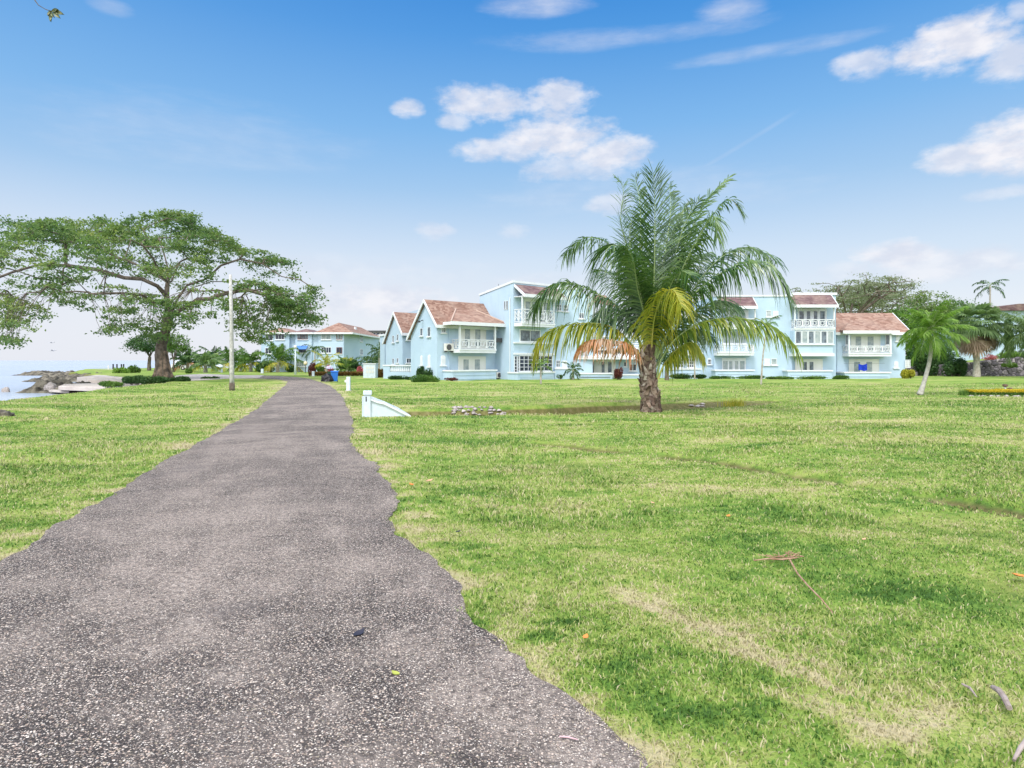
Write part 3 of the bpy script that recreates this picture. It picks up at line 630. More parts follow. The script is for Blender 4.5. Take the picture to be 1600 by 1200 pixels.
for q0, q1 in (((uc0, vE, zc+.15), (uc0+1.9, vt, zt+.14)), ((uc1, vE, zc+.15), (uc1-1.7, vt, zt+.14))): MB(f).tube([q0, q1], .06, 6).build('ridge_cap', RC, cr)
MB(f).box(bal[0], bal[1], vE+.2, -.001, zc-.06, zc-.01).build('soffit', TRIM, B)
posts(B, f, (bal[0]+.06, bal[1]-.06), -1.04, bal[3], zc-.02, .07)
french(B, f, 719.8, 509.8, 758, 545, panes=((.16, .36), (.58, .78)))
french(B, f, 716.7, 557.8, 757.5, 590, panes=((.17, .36), (.60, .79)))
patio(B, f, 707, 775.5, 577.8, v=-1.3)
window(B, f, 690.5, 510.5, 695.5, 519, n=(2, 2), arch=True, fw=.06); window(B, f, 778, 517, 782.5, 525.5, n=(2, 2), arch=True, fw=.06)
shutter(B, f, 688.8, 558.5, 695.6, 570.5, arch=True); shutter(B, f, 777, 561.5, 783, 572, arch=True)
pipe(B, f, 701.5, 506, 595, m=WALL)
for x0, y0, x1, y1 in ((657.4, 513.5, 660.6, 524), (669, 511.5, 672.6, 525)): window(B, g, x0, y0, x1, y1, n=(1, 1), fw=.03)
for x0, y0, x1, y1 in ((657.4, 557.8, 660.6, 570), (669, 557, 672.6, 572.5)): shutter(B, g, x0, y0, x1, y1, arch=True)
mb = MB(g); uu, zz = g.hit(661, 500, 0); mb.tube([(uu, 0, zz), (uu+.05, -.35, zz-.12)], .035, 6); mb.box(uu-.02, uu+.12, -.55, -.33, zz-.22, zz-.08); mb.build('wall_lamp', DGREY, B)
u_, z_ = f.hit(703, 548.3, -.35); ac_unit(f, u_, -.05, z_, 'white air conditioner hung on the blue wall left of the balcony', .95)
u_ = f.u(788, -.5); ac_unit(f, f.u(779, -.5), -.4, .12, 'air conditioner on the ground between patio wall and tall block, left one of two', .8); ac_unit(f, f.u(788.5, -.8), -.8, .12, 'air conditioner on the ground between patio wall and tall block, right one of two', .8)
u_, z_ = f.hit(777.2, 552, 0); ac_unit(f, u_+.2, -.08, z_, 'small air conditioner hung on the wall at the right end of the balcony', .75)
for (px, py) in ((777, 533),):
    u_, z_ = f.hit(px, py, -.9); o = MB(f).box(u_-.1, u_+.55, -.95, -.55, z_-.1, z_+.25).build('planter_box', DGREY, loc=f.pt(u_, -.9, z_)); tag(o, 'dark box standing at the right end of the gabled balcony', 'box')
# ================================================================ rear gabled wing with balustrade
f = Fr(P2(629, 57), (5.3, 4.5)); uR = f.u(668); g = f.side(3.1)
B = empty('gabled_house', f.pt(0, 0, 0), 'smaller gabled house with steep red roof half hidden behind the left house', 'house', 'pale blue seaside houses')
ze = f.z(632, 517); zr = 5.85; zb = 3.3
mb = MB(f); mb.prism([(0, 0, -.3), (0, 0, ze), (0, 1.25, zr-.05), (0, 3.0, zb), (0, 3.0, -.3)], (uR, 0, 0)); mb.build('wall', WALL, B)
gable_roof(B, f, -.2, uR, -.28, zr, 1.25, ze-.32, 3.2, zb-.2)
window(B, f, 635.4, 560.5, 642, 566.5, n=(2, 1), frame=TRIM, glass=GLASSD); shutter(B, f, 634.5, 523.5, 640, 531.5, arch=True)
for x0, y0, x1, y1 in ((613.8, 525, 615.8, 534.5), (620.6, 523, 622.6, 532), (613.8, 560.5, 615.8, 568.5), (620.6, 560, 622.6, 566.5)): window(B, g, x0, y0, x1, y1, n=(1, 1), fw=.03)
f2 = Fr(P2(601, 62), (5.3, 4.5)); uE = f2.u(611.5)
MB(f2).box(0, uE+1.2, 0, .9, -.3, f2.z(604, 525)).build('side_block', WALL, B)
MB(f2).box(-.1, uE+1.3, -.12, 1.0, f2.z(604, 525)+.001, f2.z(604, 522)).build('parapet', TRIM, B)
window(B, f2, 607.2, 528, 609, 535, n=(1, 2), fw=.04); window(B, f2, 606.5, 547, 608.6, 553, n=(1, 2), fw=.04)
f3 = Fr(P2(599, 54.8), P2(648.5, 54.6)-np.array(P2(599, 54.8))) if False else Fr(P2(599, 55.2), np.array(P2(648.5, 54.2))-np.array(P2(599, 55.2)))
Bw = empty('garden_wall', f3.pt(0, 0, 0), 'pale blue garden wall with white balusters in front of the rear gabled house', 'garden wall')
uE = f3.u(648.5); z1 = f3.z(620, 572); zl = f3.z(620, 581.5); zt = f3.z(620, 570)
boxes(f3, (0, uE, 0, .2, -.2, zl), (0, f3.u(609), 0, .2, zl+.001, z1), (f3.u(646.5), uE, 0, .2, zl+.001, z1)).build('wall', WALL, Bw)
MB(f3).box(-.05, uE+.05, -.05, .25, z1+.001, zt).build('coping', TRIM, Bw)
for i in range(12):
    u = f3.u(610.5+35*i/11.5); MB(f3).tube([(u, .1, zl), (u, .1, zl+.12), (u, .1, zl+.25), (u, .1, z1-.1), (u, .1, z1)], [.05, .09, .06, .04, .06], 8).build('baluster', TRIM, Bw)
# ================================================================ tall three storey block
f = Fr(P2(802, 52), (3.1, 2.7)); uR = f.u(867); g = f.side(4.4)
C = empty('apartment_building', f.pt(0, 0, 0), 'tall three storey pale blue block with lattice balcony, behind the big palm left side', 'building', 'pale blue seaside blocks')
zt = f.z(802, 441.5)
mb = MB(f); mb.prism([(0, 0, -.3), (0, 0, zt), (0, 4.4, zt-.75), (0, 4.4, -.3)], (uR, 0, 0)); mb.build('wall', WALL, C)
mb = MB(f); mb.prism([(-.06, -.06, zt+.001), (-.06, 4.45, zt-.74), (-.06, 4.45, zt-.56), (-.06, -.06, zt+.18)], (uR+.12, 0, 0)); mb.build('parapet', TRIM, C)
b_ = balcony(C, f, 816, 867, 505, 510.5, 484, v=-1.0, n=4)
zE = f.z(822, 461, -1.25); shed_roof(C, f, .12, uR+.15, -1.25, zE, -.01, zt-.22)
MB(f).box(b_[0], b_[1], -1.15, -.001, zE-.10, zE-.04).build('soffit', TRIM, C)
posts(C, f, (b_[0]+.06, b_[1]-.06), -.94, b_[3], zE-.03)
french(C, f, 819, 468, 858, 505, panes=((.05, .22), (.3, .46), (.54, .7), (.78, .95)), m=CREAM)
window(C, f, 812.8, 516.5, 843, 533, n=(2, 1), fw=.09)
MB(f).box(0, uR, -.14, -.001, f.z(830, 537.3), f.z(830, 535)).build('ledge', TRIM, C)
MB(f).box(0, uR, -.10, -.001, f.z(830, 554.5), f.z(830, 551.5)).build('ledge', TRIM, C)
window(C, f, 812, 556.5, 862, 579, n=(8, 4), fw=.09, glass=GLASSD); window(C, f, 803.8, 557, 807, 593, n=(1, 7), fw=.05, glass=GLASSD, name='grille_door', sill=False)
window(C, f, 809, 557, 810.5, 579, n=(1, 5), fw=.03, glass=GLASSD, sill=False)
patio(C, f, 809, 866, 580.8, v=-1.2)
window(C, g, 788.2, 471, 790, 483, n=(1, 1), fw=.03, sill=False); window(C, g, 791.8, 470.5, 793.8, 483, n=(1, 1), fw=.03, sill=False)
pipe(C, g, 796.8, 465, 594); 
u_ = g.u(777.6); MB(g).tube([(u_, .1, g.z(777.6, 477)), (u_, .1, g.z(777.6, 443.5))], .02, 6).build('aerial', DGREY, C)
# wing to the right of the tall block
f = Fr(P2(866, 55.1), (1, .16)); uR = f.u(926); zt = f.z(880, 452)
C = empty('apartment_building', f.pt(0, 0, 0), 'plain blue wing with small paired windows, right of the lattice balcony block', 'building', 'pale blue seaside blocks')
mb = MB(f); mb.prism([(0, 0, -.3), (uR, 0, -.3), (uR, 0, f.z(926, 470)), (f.u(905), 0, zt), (0, 0, zt)], (0, 6, 0)); mb.build('wall', WALL, C)
MB(f).box(-.02, f.u(905), -.06, 6.0, zt+.001, zt+.16).build('parapet', TRIM, C)
window(C, f, 870.8, 476.5, 876.5, 485, n=(2, 2)); window(C, f, 881, 477.5, 887, 486, n=(2, 2)); window(C, f, 905.5, 489.5, 911.5, 497, n=(2, 1))
window(C, f, 869.5, 563.5, 874.3, 573, n=(2, 2)); shutter(C, f, 878, 563.5, 886, 574)
MB(f).box(0, f.u(889), -.25, -.001, -.2, f.z(877, 577)).build('plinth', WALL, C); MB(f).box(-.01, f.u(889.5), -.3, -.001, f.z(877, 577)+.001, f.z(877, 575)).build('coping', TRIM, C)
# distant roof tip above it
o = MB(); P = [W3(926, 472, 64), W3(932, 460.5, 64), W3(946, 461.5, 66), W3(968, 481, 64), W3(968, 530, 64), W3(926, 530, 64)]
o.prism([tuple(p) for p in P[:4]], (0, .4, 0)); rf = empty('roof_pavilion', tuple(W3(945, 560, 65)), 'tan sloping roof just showing above the palm frond left of the trunk', 'house')
o.build('roof', ROOFR, rf); MB().box(W3(928, 0, 64).x, W3(966, 0, 64).x, 64.45, 69, -.2, 5.4).build('wall', WALL, rf)
# ================================================================ courtyard block behind the palm
f = Fr(P2(905, 57), (1, 0)); uR = f.u(1016)
C = empty('apartment_building', f.pt(0, 0, 0), 'courtyard block with white canopy directly behind the orange palm frond', 'building', 'pale blue seaside blocks')
zt = f.z(985, 527); MB(f).box(0, uR, 0, 6, -.3, zt).build('wall', WALL, C); MB(f).box(-.05, uR+.05, -.1, 6.05, zt+.001, f.z(985, 524.3)).build('parapet', TRIM, C)
u0, u1 = f.u(902, -1.6), f.u(1003, -1.6); zA, zB = f.z(950, 559, -1.6), f.z(950, 549.5, -.1)
shed_roof(C, f, u0, u1, -1.6, zA, -.002, zB, m=TRIM, th=.08)
MB(f).box(u0, u1, -1.0, -.001, zB+.12, zB+.3).build('ledge', TRIM, C)
for k in range(5): MB(f).box(f.u(976), f.u(1001), -.06-.01*k, -.001, f.z(988, 531+3.4*k), f.z(988, 529.4+3.4*k)).build('slat', TRIM, C)
french(C, f, 906, 562, 961, 590, panes=((.1, .2), (.30, .4), (.62, .7), (.8, .9)), glass=GLASS)
window(C, f, 983.5, 569.5, 993.5, 578.5, n=(2, 1), frame=TRIM, glass=GLASSD); window(C, f, 975, 566, 978, 572, n=(1, 1), glass=GLASSD)
patio(C, f, 903, 957, 582.5, v=-1.7); patio(C, f, 971, 999, 584.5, v=-1.0)
# ================================================================ right row
def lattice_block(): pass
f = Fr(P2(1014, 57), (1, 0)); uR = f.u(1116)
C = empty('apartment_building', f.pt(0, 0, 0), 'blue block with two barred windows and small arched window, right of the palm trunk', 'building', 'pale blue seaside blocks')
zt = f.z(1060, 497); MB(f).box(0, uR, 0, 7, -.3, zt).build('wall', WALL, C); MB(f).box(-.05, uR-.01, -.1, 7.05, zt+.001, zt+.2).build('parapet', TRIM, C)
window(C, f, 1054.5, 561, 1066.5, 573.5, n=(4, 3), glass=GLASSD, fw=.07); window(C, f, 1074, 561, 1086, 573.5, n=(4, 3), glass=GLASSD, fw=.07)
window(C, f, 1106.2, 562, 1110.5, 568.5, n=(1, 3), arch=True, glass=GLASSD); shutter(C, f, 1056, 527, 1086, 542)
MB(f).box(f.u(1053), f.u(1096), -.5, -.001, f.z(1070, 555.5), f.z(1070, 550.5)).build('canopy', TRIM, C); patio(C, f, 1044, 1095, 575.6, v=-.8)
MB(f).tube([(uR-.1, -.06, .05), (uR-.1, -.06, zt)], .04, 8).build('downpipe', WALL, C)
# block with the mauve roofed top balcony
f = Fr(P2(1116, 56.6), (1, 0)); uR = f.u(1238)
C = empty('apartment_building', f.pt(0, 0, 0), 'three storey blue block with mauve lean-to roof seen between the right palm fronds', 'building', 'pale blue seaside blocks')
zt = f.z(1200, 463.5); MB(f).box(0, uR, 0, 7, -.3, zt).build('wall', WALL, C); MB(f).box(-.04, uR, -.08, 7.05, zt+.001, zt+.14).build('parapet', TRIM, C)
u0, u1 = f.u(1127, -1.1), f.u(1183, -1.1); zE = f.z(1150, 480, -1.1); shed_roof(C, f, u0, u1, -1.1, zE, -.01, f.z(1150, 466.2))
b_ = balcony(C, f, 1128, 1181, 509, 514, 497.5, v=-.9, n=4); posts(C, f, (b_[0]+.05, b_[1]-.05), -.85, b_[3], zE)
french(C, f, 1135, 486, 1168, 509, panes=((.18, .33), (.40, .55), (.66, .86)), glass=GLASSL, m=TRIM)
b_ = balcony(C, f, 1120, 1178, 550.5, 555.5, 538.5, v=-.9, n=5)
window(C, f, 1130, 519, 1165, 536, n=(4, 1), glass=GLASSL)
french(C, f, 1129, 560.5, 1164, 590, panes=((.02, .22), (.29, .43), (.55, .69), (.77, .97)), glass=GLASSL, m=TRIM)
patio(C, f, 1118, 1178, 577.5, v=-1.2)
window(C, f, 1197.5, 486, 1204, 494.5, n=(1, 4), glass=GLASSL, sill=False); shutter(C, f, 1207.5, 486, 1216, 494.5); MB(f).box(f.u(1196), f.u(1218), -.12, -.001, f.z(1207, 496.6), f.z(1207, 495.4)).build('ledge', TRIM, C)
shutter(C, f, 1194, 560.5, 1202.5, 570); window(C, f, 1205.5, 561, 1213, 569.5, n=(1, 1), glass=GLASSL)
# bay window block
f = Fr(P2(1238, 56.9), (1, 0)); uR = f.u(1306)
C = empty('apartment_building', f.pt(0, 0, 0), 'three storey block with projecting row of tall bay windows, left of the right gabled house', 'building', 'pale blue seaside blocks')
zt = f.z(1270, 461); MB(f).box(0, uR, 0, 7, -.3, zt).build('wall', WALL, C); MB(f).box(-.06, uR+.06, -.12, 7.06, zt+.001, f.z(1270, 457.3)).build('parapet', TRIM, C)
vB = -1.1; u0, u1 = f.u(1241.5, -1.3), f.u(1309, -1.3); zE = f.z(1275, 478, -1.3); shed_roof(C, f, u0, u1, -1.3, zE, -.125, f.z(1270, 463))
b_ = balcony(C, f, 1241.5, 1304.5, 511.8, 516, 498.8, v=vB, n=5); posts(C, f, (b_[0]+.05, b_[1]-.05), vB+.06, b_[3], zE)
french(C, f, 1247, 483, 1290, 511, panes=((.04, .20), (.31, .43), (.57, .69), (.80, .96)), glass=GLASS, m=TRIM)
zw0, zw1 = f.z(1272, 537, vB), f.z(1272, 517, vB); u0, u1 = f.u(1240, vB), f.u(1303, vB)
MB(f).box(u0+.05, u1-.05, vB+.08, -.001, zw0-1.0, b_[2]-.001).build('bay', WALL, C)
for i in range(6):
    a = 1242.5+10.0*i; window(C, f, a+.9, 518, a+8.6, 536, v=vB+.07, n=(1, 1), fw=.05, sill=False, glass=GLASS if i % 2 == 0 else GLASSL)
boxes(f, (u0-.03, u1+.03, vB-.05, -.002, zw0-.12, zw0-.02)).build('ledge', TRIM, C); boxes(f, (u0-.03, u1+.03, vB-.05, -.002, f.z(1272, 556.5, vB), f.z(1272, 552, vB))).build('ledge', TRIM, C)
french(C, f, 1243, 562, 1284, 591, panes=((.28, .42), (.53, .67)), glass=GLASS, m=CREAM); patio(C, f, 1231, 1300, 578.3, v=-1.3)
# right gabled house
f = Fr(P2(1304, 58), (1, 0)); uR = f.u(1414.5)
C = empty('gabled_house', f.pt(0, 0, 0), 'gabled house with red roof and blue towel, at the right end of the row', 'house', 'pale blue seaside houses')
ze = f.z(1360, 516.5); zr = f.z(1350, 491.0, 2.6); MB(f).prism([(0, 0, -.3), (0, 0, ze), (0, 2.6, zr-.05), (0, 5.2, ze), (0, 5.2, -.3)], (uR, 0, 0)).build('wall', WALL2, C)
gable_roof(C, f, -.05, uR+.35, -.35, zr, 2.6, ze-.30, 5.5, ze-.30)
b_ = balcony(C, f, 1326, 1393, 551.5, 556.8, 540.2, v=-1.1, n=5)
vE = -1.35; zc = f.z(1360, 518.8, vE); uc0, uc1 = f.u(1318, vE), f.u(1404, vE); vt, zt_ = .75, ze+.72
MB(f).add([(uc0, vE, zc), (uc1, vE, zc), (uc1-.2, -.3, ze-.2), (uc1-1.6, vt, zt_-.1), (uc0+1.6, vt, zt_-.1), (uc0+.2, -.3, ze-.2),
        (uc0, vE, zc+.12), (uc1, vE, zc+.12), (uc1-.2, -.3, ze+.06), (uc1-1.6, vt, zt_+.12), (uc0+1.6, vt, zt_+.12), (uc0+.2, -.3, ze+.06)],
       [(6, 7, 9, 10), (7, 8, 9), (6, 10, 11), (0, 5, 4, 3, 2, 1), (0, 1, 7, 6), (1, 2, 8, 7), (2, 3, 9, 8), (4, 5, 11, 10), (5, 0, 6, 11)]).build('balcony_roof', ROOFR, C)
MB(f).box(uc0-.05, uc1+.05, vE-.07, vE-.001, zc-.14, zc+.13).build('fascia', TRIM, C)
MB(f).box(b_[0], b_[1], vE+.2, -.001, zc-.06, zc-.01).build('soffit', TRIM, C)
posts(C, f, (b_[0]+.06, b_[1]-.06), -1.04, b_[3], zc-.02, .07)
french(C, f, 1330, 522.5, 1374, 551, panes=((.15, .34), (.58, .78)), glass=GLASSL); french(C, f, 1327, 562, 1372, 591, panes=((.16, .36), (.58, .78)), glass=GLASSL)
window(C, f, 1384, 521.5, 1390, 538, n=(1, 1), glass=GLASS); window(C, f, 1321.5, 521, 1324.5, 538, n=(1, 1), glass=GLASS)
shutter(C, f, 1399.5, 523.5, 1405.5, 533); shutter(C, f, 1396.8, 566.5, 1403.2, 574.5, arch=True); patio(C, f, 1320, 1391, 581, v=-1.5)
pipe(C, f, 1308, 520, 590, m=WALL)
u_, z_ = f.hit(1348, 568.5, -1.2)
cl = MB(f); n = 9; P = []
ux0, ux1 = f.u(1341.5, -1.25), f.u(1354.5, -1.25); zT = f.z(1348, 568.2, -1.25); zBt = f.z(1348, 579, -1.25)
for i in range(n+1):
    a = i/n; u = ux0+(ux1-ux0)*a; vv = -1.25+.03*math.sin(a*11); P += [(u, vv, zT-.10*math.sin(math.pi*a)), (u, vv+.02*math.sin(a*17), zBt+.05*math.sin(a*7)), (u, vv+.02, zT-.10*math.sin(math.pi*a)), (u, vv+.02+.02*math.sin(a*17), zBt+.05*math.sin(a*7))]
F = []
for i in range(n): o = 4*i; F += [(o, o+1, o+5, o+4), (o+2, o+6, o+7, o+3), (o, o+4, o+6, o+2), (o+1, o+3, o+7, o+5)]
cl.add(P, F); tag(cl.build('towel', mat('royal_blue_cloth', (.01, .03, .30), .9, .1, var=(.02, .05, .42), var_scale=4), loc=f.pt(u_, -1.25, z_)), 'royal blue towel drying over the patio of the right gabled house', 'towel')
mb = MB(f); mb.tube([(ux0-1.3, -1.24, zT+.01), (ux1+1.6, -1.24, zT+.03)], .008, 5); tag(mb.build('clothes_line', DGREY, loc=f.pt(u_, -1.24, z_)), 'thin clothes line holding the royal blue towel', 'clothes line')
# caged unit on the end wall
fc = Fr(P2(1414.8, 57.9), (1, 0)); u0, u1, z0, z1 = rect(fc, 1414.5, 562.5, 1422, 574.5)
cg = empty('wall_cage', fc.pt(u0, 0, z0), 'white barred cage bracketed to the end wall of the right gabled house', 'cage')
MB(fc).box(u0+.03, u1-.03, .03, .5, z0+.03, z1-.03).build('casing', ACW, cg)
mb = MB(fc)
for i in range(4): a = u0+(u1-u0)*i/3; mb.box(a-.02, a+.02, -.02, .02, z0, z1)
for i in range(5): a = z0+(z1-z0)*i/4; mb.box(u0-.02, u1+.02, -.026, -.021, a-.02, a+.02)
mb.build('bars', TRIM, cg)
# ================================================================ three storey apartments far left
f = Fr(P2(405, 89), (1, 0)); zt = f.z(500, 520.3)
A = empty('apartment_building', f.pt(0, 0, 0), 'distant three storey pale blue apartments with red hip roofs, at the end of the path', 'building')
def bay(x0, x1, v0, v1=8): MB(f).box(f.u(x0, v0), f.u(x1, v0), v0, v1, -.3, zt).build('wall', WALL2, A)
bay(412, 452, -.9); bay(461.5, 487, -.9); bay(497.5, 537, -.9); MB(f).box(f.u(408), f.u(537, -.9)-.01, 0, 9, -.3, zt-.01).build('wall', WALL2, A)
sdf = Fr((f.pt(f.u(537, -.9), 0, 0)[0], 89.0-.9), (.062, 1)); 
MB(sdf).box(-.001, 18.5, -.001, 9, -.3, zt).build('wall', WALL2, A)
hip_roof(A, f, f.u(497.5, -.9), f.u(537, -.9)+.9, -.9, 17, zt+.001, f.z(520, 507, 6), ov=.45)
hip_roof(A, f, f.u(461.5, -.9), f.u(487, -.9)-.01, -.9, 5, zt+.001, f.z(475, 514.8, 2), m=ROOFM, ov=.4); hip_roof(A, f, f.u(412, -.9), f.u(452, -.9), -.9, 6, zt+.002, f.z(430, 512.5, 2), ov=.4)
for x0, y0, x1, y1, n, fr_, gl in ((502.5, 521.5, 516.5, 530, (2, 1), TRIM, GLASSL), (526.5, 522, 534, 530, (2, 1), WOOD, GLASSL), (466, 521.8, 479.8, 529.8, (4, 1), WOOD, GLASS), (415, 522, 426, 531.5, (2, 1), TRIM, GLASSD),
        (431, 522, 444, 530, (3, 1), TRIM, GLASSD), (502.5, 543, 517, 551, (4, 1), TRIM, GLASSD), (526.5, 543.5, 534, 552, (2, 1), WOOD, GLASSD), (466.5, 543, 478.5, 551, (1, 1), TRIM, GLASSD), (415, 544, 424, 552, (2, 1), TRIM, GLASSD), (432, 544, 444, 552, (3, 1), TRIM, GLASSD), (464, 564.5, 478, 572, (4, 1), TRIM, GLASSL), (500, 565, 516, 573, (3, 1), TRIM, GLASSL), (416, 566, 440, 573, (4, 1), TRIM, GLASS)):
    window(A, f, x0, y0, x1, y1, v=-.9, n=n, frame=fr_, glass=gl, fw=.07)
for x0, y0, x1, y1 in ((488.8, 522, 495.5, 530.5), (454, 522, 460, 531), (488.8, 544, 495.5, 551.5), (454, 544, 460, 551.5)): window(A, f, x0, y0, x1, y1, v=0, n=(2, 1), glass=GLASSD)
u0, u1 = f.u(464, -1.0), f.u(481, -1.0); zA = f.z(472, 543, -1.6); MB(f).prism([(u0, -1.8, zA-.25), (u0, -.905, zA+.2), (u0, -.905, zA+.26), (u0, -1.8, zA-.19)], (u1-u0, 0, 0)).build('awning', mat('blue_canvas', (.08, .20, .55), .8, .2), A)
for x0, y0, x1, y1 in ((562.5, 524, 566.5, 533.5), (562.5, 546, 566.5, 554)): window(A, sdf, x0, y0, x1, y1, v=0, n=(2, 2), fw=.06)
MB(f).box(f.u(538), f.u(540.5), 5.5, 6.2, zt+.3, f.z(539, 511, 6)).build('vent', TRIM, A)
# pink building and, farther away, a hill shaped as a roof, haze in its colour
f = Fr(P2(572, 150), (1, 0)); A = empty('apartment_building', f.pt(0, 0, 0), 'far pinkish building with dark flat roof terrace, rising behind the gabled houses', 'building')
MB(f).box(0, f.u(612), 0, 14, -.3, f.z(590, 524)).build('wall', BRICKP, A); MB(f).box(f.u(575), f.u(601), 1, 9, f.z(590, 524)+.001, f.z(590, 518.4)).build('penthouse', mat('dark_stained_render', (.12, .10, .10), .9), A)
MB(f).box(f.u(573), f.u(603), .3, 10, f.z(590, 518.4)+.001, f.z(590, 516.3)).build('roof', DGREY, A)
for i in range(4): window(A, f, 577+6*i, 519.6, 580.5+6*i, 522.6, v=1, n=(1, 1), glass=GLASSD, sill=False, fw=.08)
for i in range(3):
    for j in range(2): window(A, f, 578+8*i, 528+16*j, 583+8*i, 535+16*j, n=(2, 1), glass=GLASS)
GR = mat('grey_blue_haze', (.33, .40, .50), .5, .4)  # distance haze put into the hill's colour
P = [W3(634, 489, 110), W3(668, 480, 110), W3(690, 484, 110)]
o = empty('hazy_hill', (P[0].x, 110, 0), 'hazy grey blue hill, shaped as a sloping roof, peeking between the two gabled houses', 'building'); MB().prism([tuple(p) for p in P[:3]]+[(P[2].x, 110, 8), (P[0].x, 110, 8)], (0, 12, 0)).build('roof', GR, o)
MB().box(P[0].x+.3, P[2].x-.3, 110.2, 121.8, -.2, 7.95).build('wall', WALL, o)
# house on the rise at the right edge
zg = 3.2; f = Fr(P2(1494, 84), (1, 0)); A = empty('hillside_house', f.pt(0, 0, 1.6), 'pale blue house with mauve roof on the rise behind the stone wall', 'house')
MB(f).box(0, f.u(1720), 0, 10, 1.0, f.z(1590, 485)).build('wall', WALL2, A)
MB(f).box(f.u(1472, -14), f.u(1562, -14), -14, -13.6, .8, f.z(1520, 548, -14)).build('terrace_wall', WALL2, A)
zE = f.z(1570, 492, -.6); mb = MB(f)
mb.prism([(f.u(1530), -.6, f.z(1530, 485, -.6)), (f.u(1536), -.6, f.z(1536, 482, -.6)), (f.u(1587), -.6, f.z(1587, 474.5, -.6)), (f.u(1720), -.6, f.z(1720, 474.5, -.6)), (f.u(1720), -.6, f.z(1720, 485, -.6))], (0, 11, 0)); mb.build('roof', ROOFM, A)
window(A, f, 1585, 548, 1600, 560, n=(3, 1)); window(A, f, 1590, 505, 1600, 517, n=(2, 2)); window(A, f, 1552, 520, 1560, 532, n=(2, 2))
# ---------------------------------------------------------------- dark stone retaining wall
def stone_wall():
    P = resample(WALLLINE, .22); m = 14; V = []; zt = []
    s = np.arange(len(P))*.22
    top = np.interp(P[:, 0], [36.5, 40, 43, 47, 50.5, 53.5, 60, 80], [.25, .85, 1.15, 1.35, 1.85, 2.15, 2.3, 2.4])
    rows = [(0, 0)]; 
    T = np.gradient(P, axis=0); T /= np.linalg.norm(T, axis=1)[:, None]; N = np.c_[-T[:, 1], T[:, 0]]
    for sd_ in (0, 1):
        for k in range(m):
            z = -.25+(top+.25)*k/(m-1); b = (vnoise(s, z*1.0, 3.2, 5)-.5)*.16+(vnoise(s, z, 8, 7)-.5)*.08
            off = (-.25-b+.1*(k/m)) if sd_ == 0 else (.25+b)
            V.append(np.c_[P+N*off[:, None], z+(b*.7 if k == m-1 else 0)])
    V = [V[i] for i in range(m)]+[V[m+m-1-i] for i in range(m)]
    Vv = np.concatenate(V); n = len(P); r = len(V); idx = np.arange(n*r).reshape(r, n)
    q = np.stack([idx[:-1, :-1], idx[:-1, 1:], idx[1:, 1:], idx[1:, :-1]], -1).reshape(-1, 4)
    return Vv, q
wm = bpy.data.materials.new('dry_stone'); wm.use_nodes = True; t = NT(wm.node_tree); b = t.n['Principled BSDF']
pos = t.new('ShaderNodeNewGeometry').outputs['Position']; pw = t.vmath('ADD', pos, t.vmath('MULTIPLY', t.noise(pos, 3.0, 2, .5, True), (.25, .25, .25)))
v = t.new('ShaderNodeTexVoronoi', {'Vector': pw, 'Scale': 2.6}); e = t.new('ShaderNodeTexVoronoi', {'Vector': pw, 'Scale': 2.6}, feature='DISTANCE_TO_EDGE')
c = t.ramp(t.new('ShaderNodeSeparateColor', {0: v.outputs['Color']}).outputs[0], [(0, (.07, .065, .075)), (.5, (.15, .135, .15)), (.8, (.26, .23, .25)), (1, (.42, .38, .38))])
c = t.mix(t.mr(t.noise(pos, 5, 5), .5, .7, 0, .6), c, (.10, .09, .10)); c = t.mix(t.mr(e.outputs['Distance'], .05, .0), c, (.05, .045, .045))
t.put(b.inputs['Base Color'], c); t.put(b.inputs['Roughness'], .95); t.l.new(t.new('ShaderNodeBump', {'Strength': 1, 'Distance': .08, 'Height': t.mr(e.outputs['Distance'], 0, .2)}).outputs[0], b.inputs['Normal'])
V, q = stone_wall(); tag(npmesh('stone_wall', V, [q], wm, loc=(50, 65, 0)), 'dark dry stone retaining wall curving along the lawn at the right', 'stone wall')
# ---------------------------------------------------------------- foliage kit
LM_TREE = leafmat('almond_leaves', [(.055, .105, .048), (.085, .16, .058), (.14, .22, .072), (.22, .285, .088), (.34, .34, .12)], .45, .5, .25)
LM_DARK = leafmat('dark_leaves', [(.016, .045, .018), (.03, .08, .025), (.055, .12, .03), (.09, .16, .04)], .25)
LM_MID = leafmat('mid_green_leaves', [(.03, .08, .015), (.06, .14, .025), (.12, .22, .04), (.2, .30, .06)], .3)
LM_BRIGHT = leafmat('bright_green_leaves', [(.06, .14, .028), (.13, .25, .04), (.24, .38, .07), (.38, .50, .16)], .42, .5, 1.5)
LM_GREY = leafmat('grey_green_leaves', [(.12, .155, .09), (.19, .22, .14), (.27, .30, .20), (.36, .38, .30)], .45)
LM_YEL = leafmat('yellow_green_leaves', [(.16, .22, .02), (.30, .33, .03), (.46, .42, .06), (.58, .44, .10)], .4)
LM_GREY2 = leafmat('grey_green_fans', [(.07, .13, .055), (.12, .19, .08), (.19, .27, .12), (.29, .36, .19)], .42)
LM_GOLD = leafmat('golden_hedge_leaves', [(.22, .20, .01), (.45, .36, .02), (.62, .47, .03), (.70, .52, .05)], .3)
LM_RED = leafmat('dark_red_leaves', [(.04, .015, .015), (.10, .025, .025), (.16, .05, .04), (.10, .09, .04)], .25)
LM_PINK = leafmat('pink_blossom', [(.20, .10, .06), (.45, .10, .14), (.62, .22, .24), (.66, .38, .34)], .3)
LM_BROWN = leafmat('brown_hedge_leaves', [(.05, .025, .012), (.12, .06, .02), (.22, .13, .03), (.32, .22, .05)], .25)
LM_DEAD = leafmat('dead_palm_skirt', [(.16, .11, .07), (.27, .19, .13), (.38, .28, .21), (.46, .36, .28)], .2)
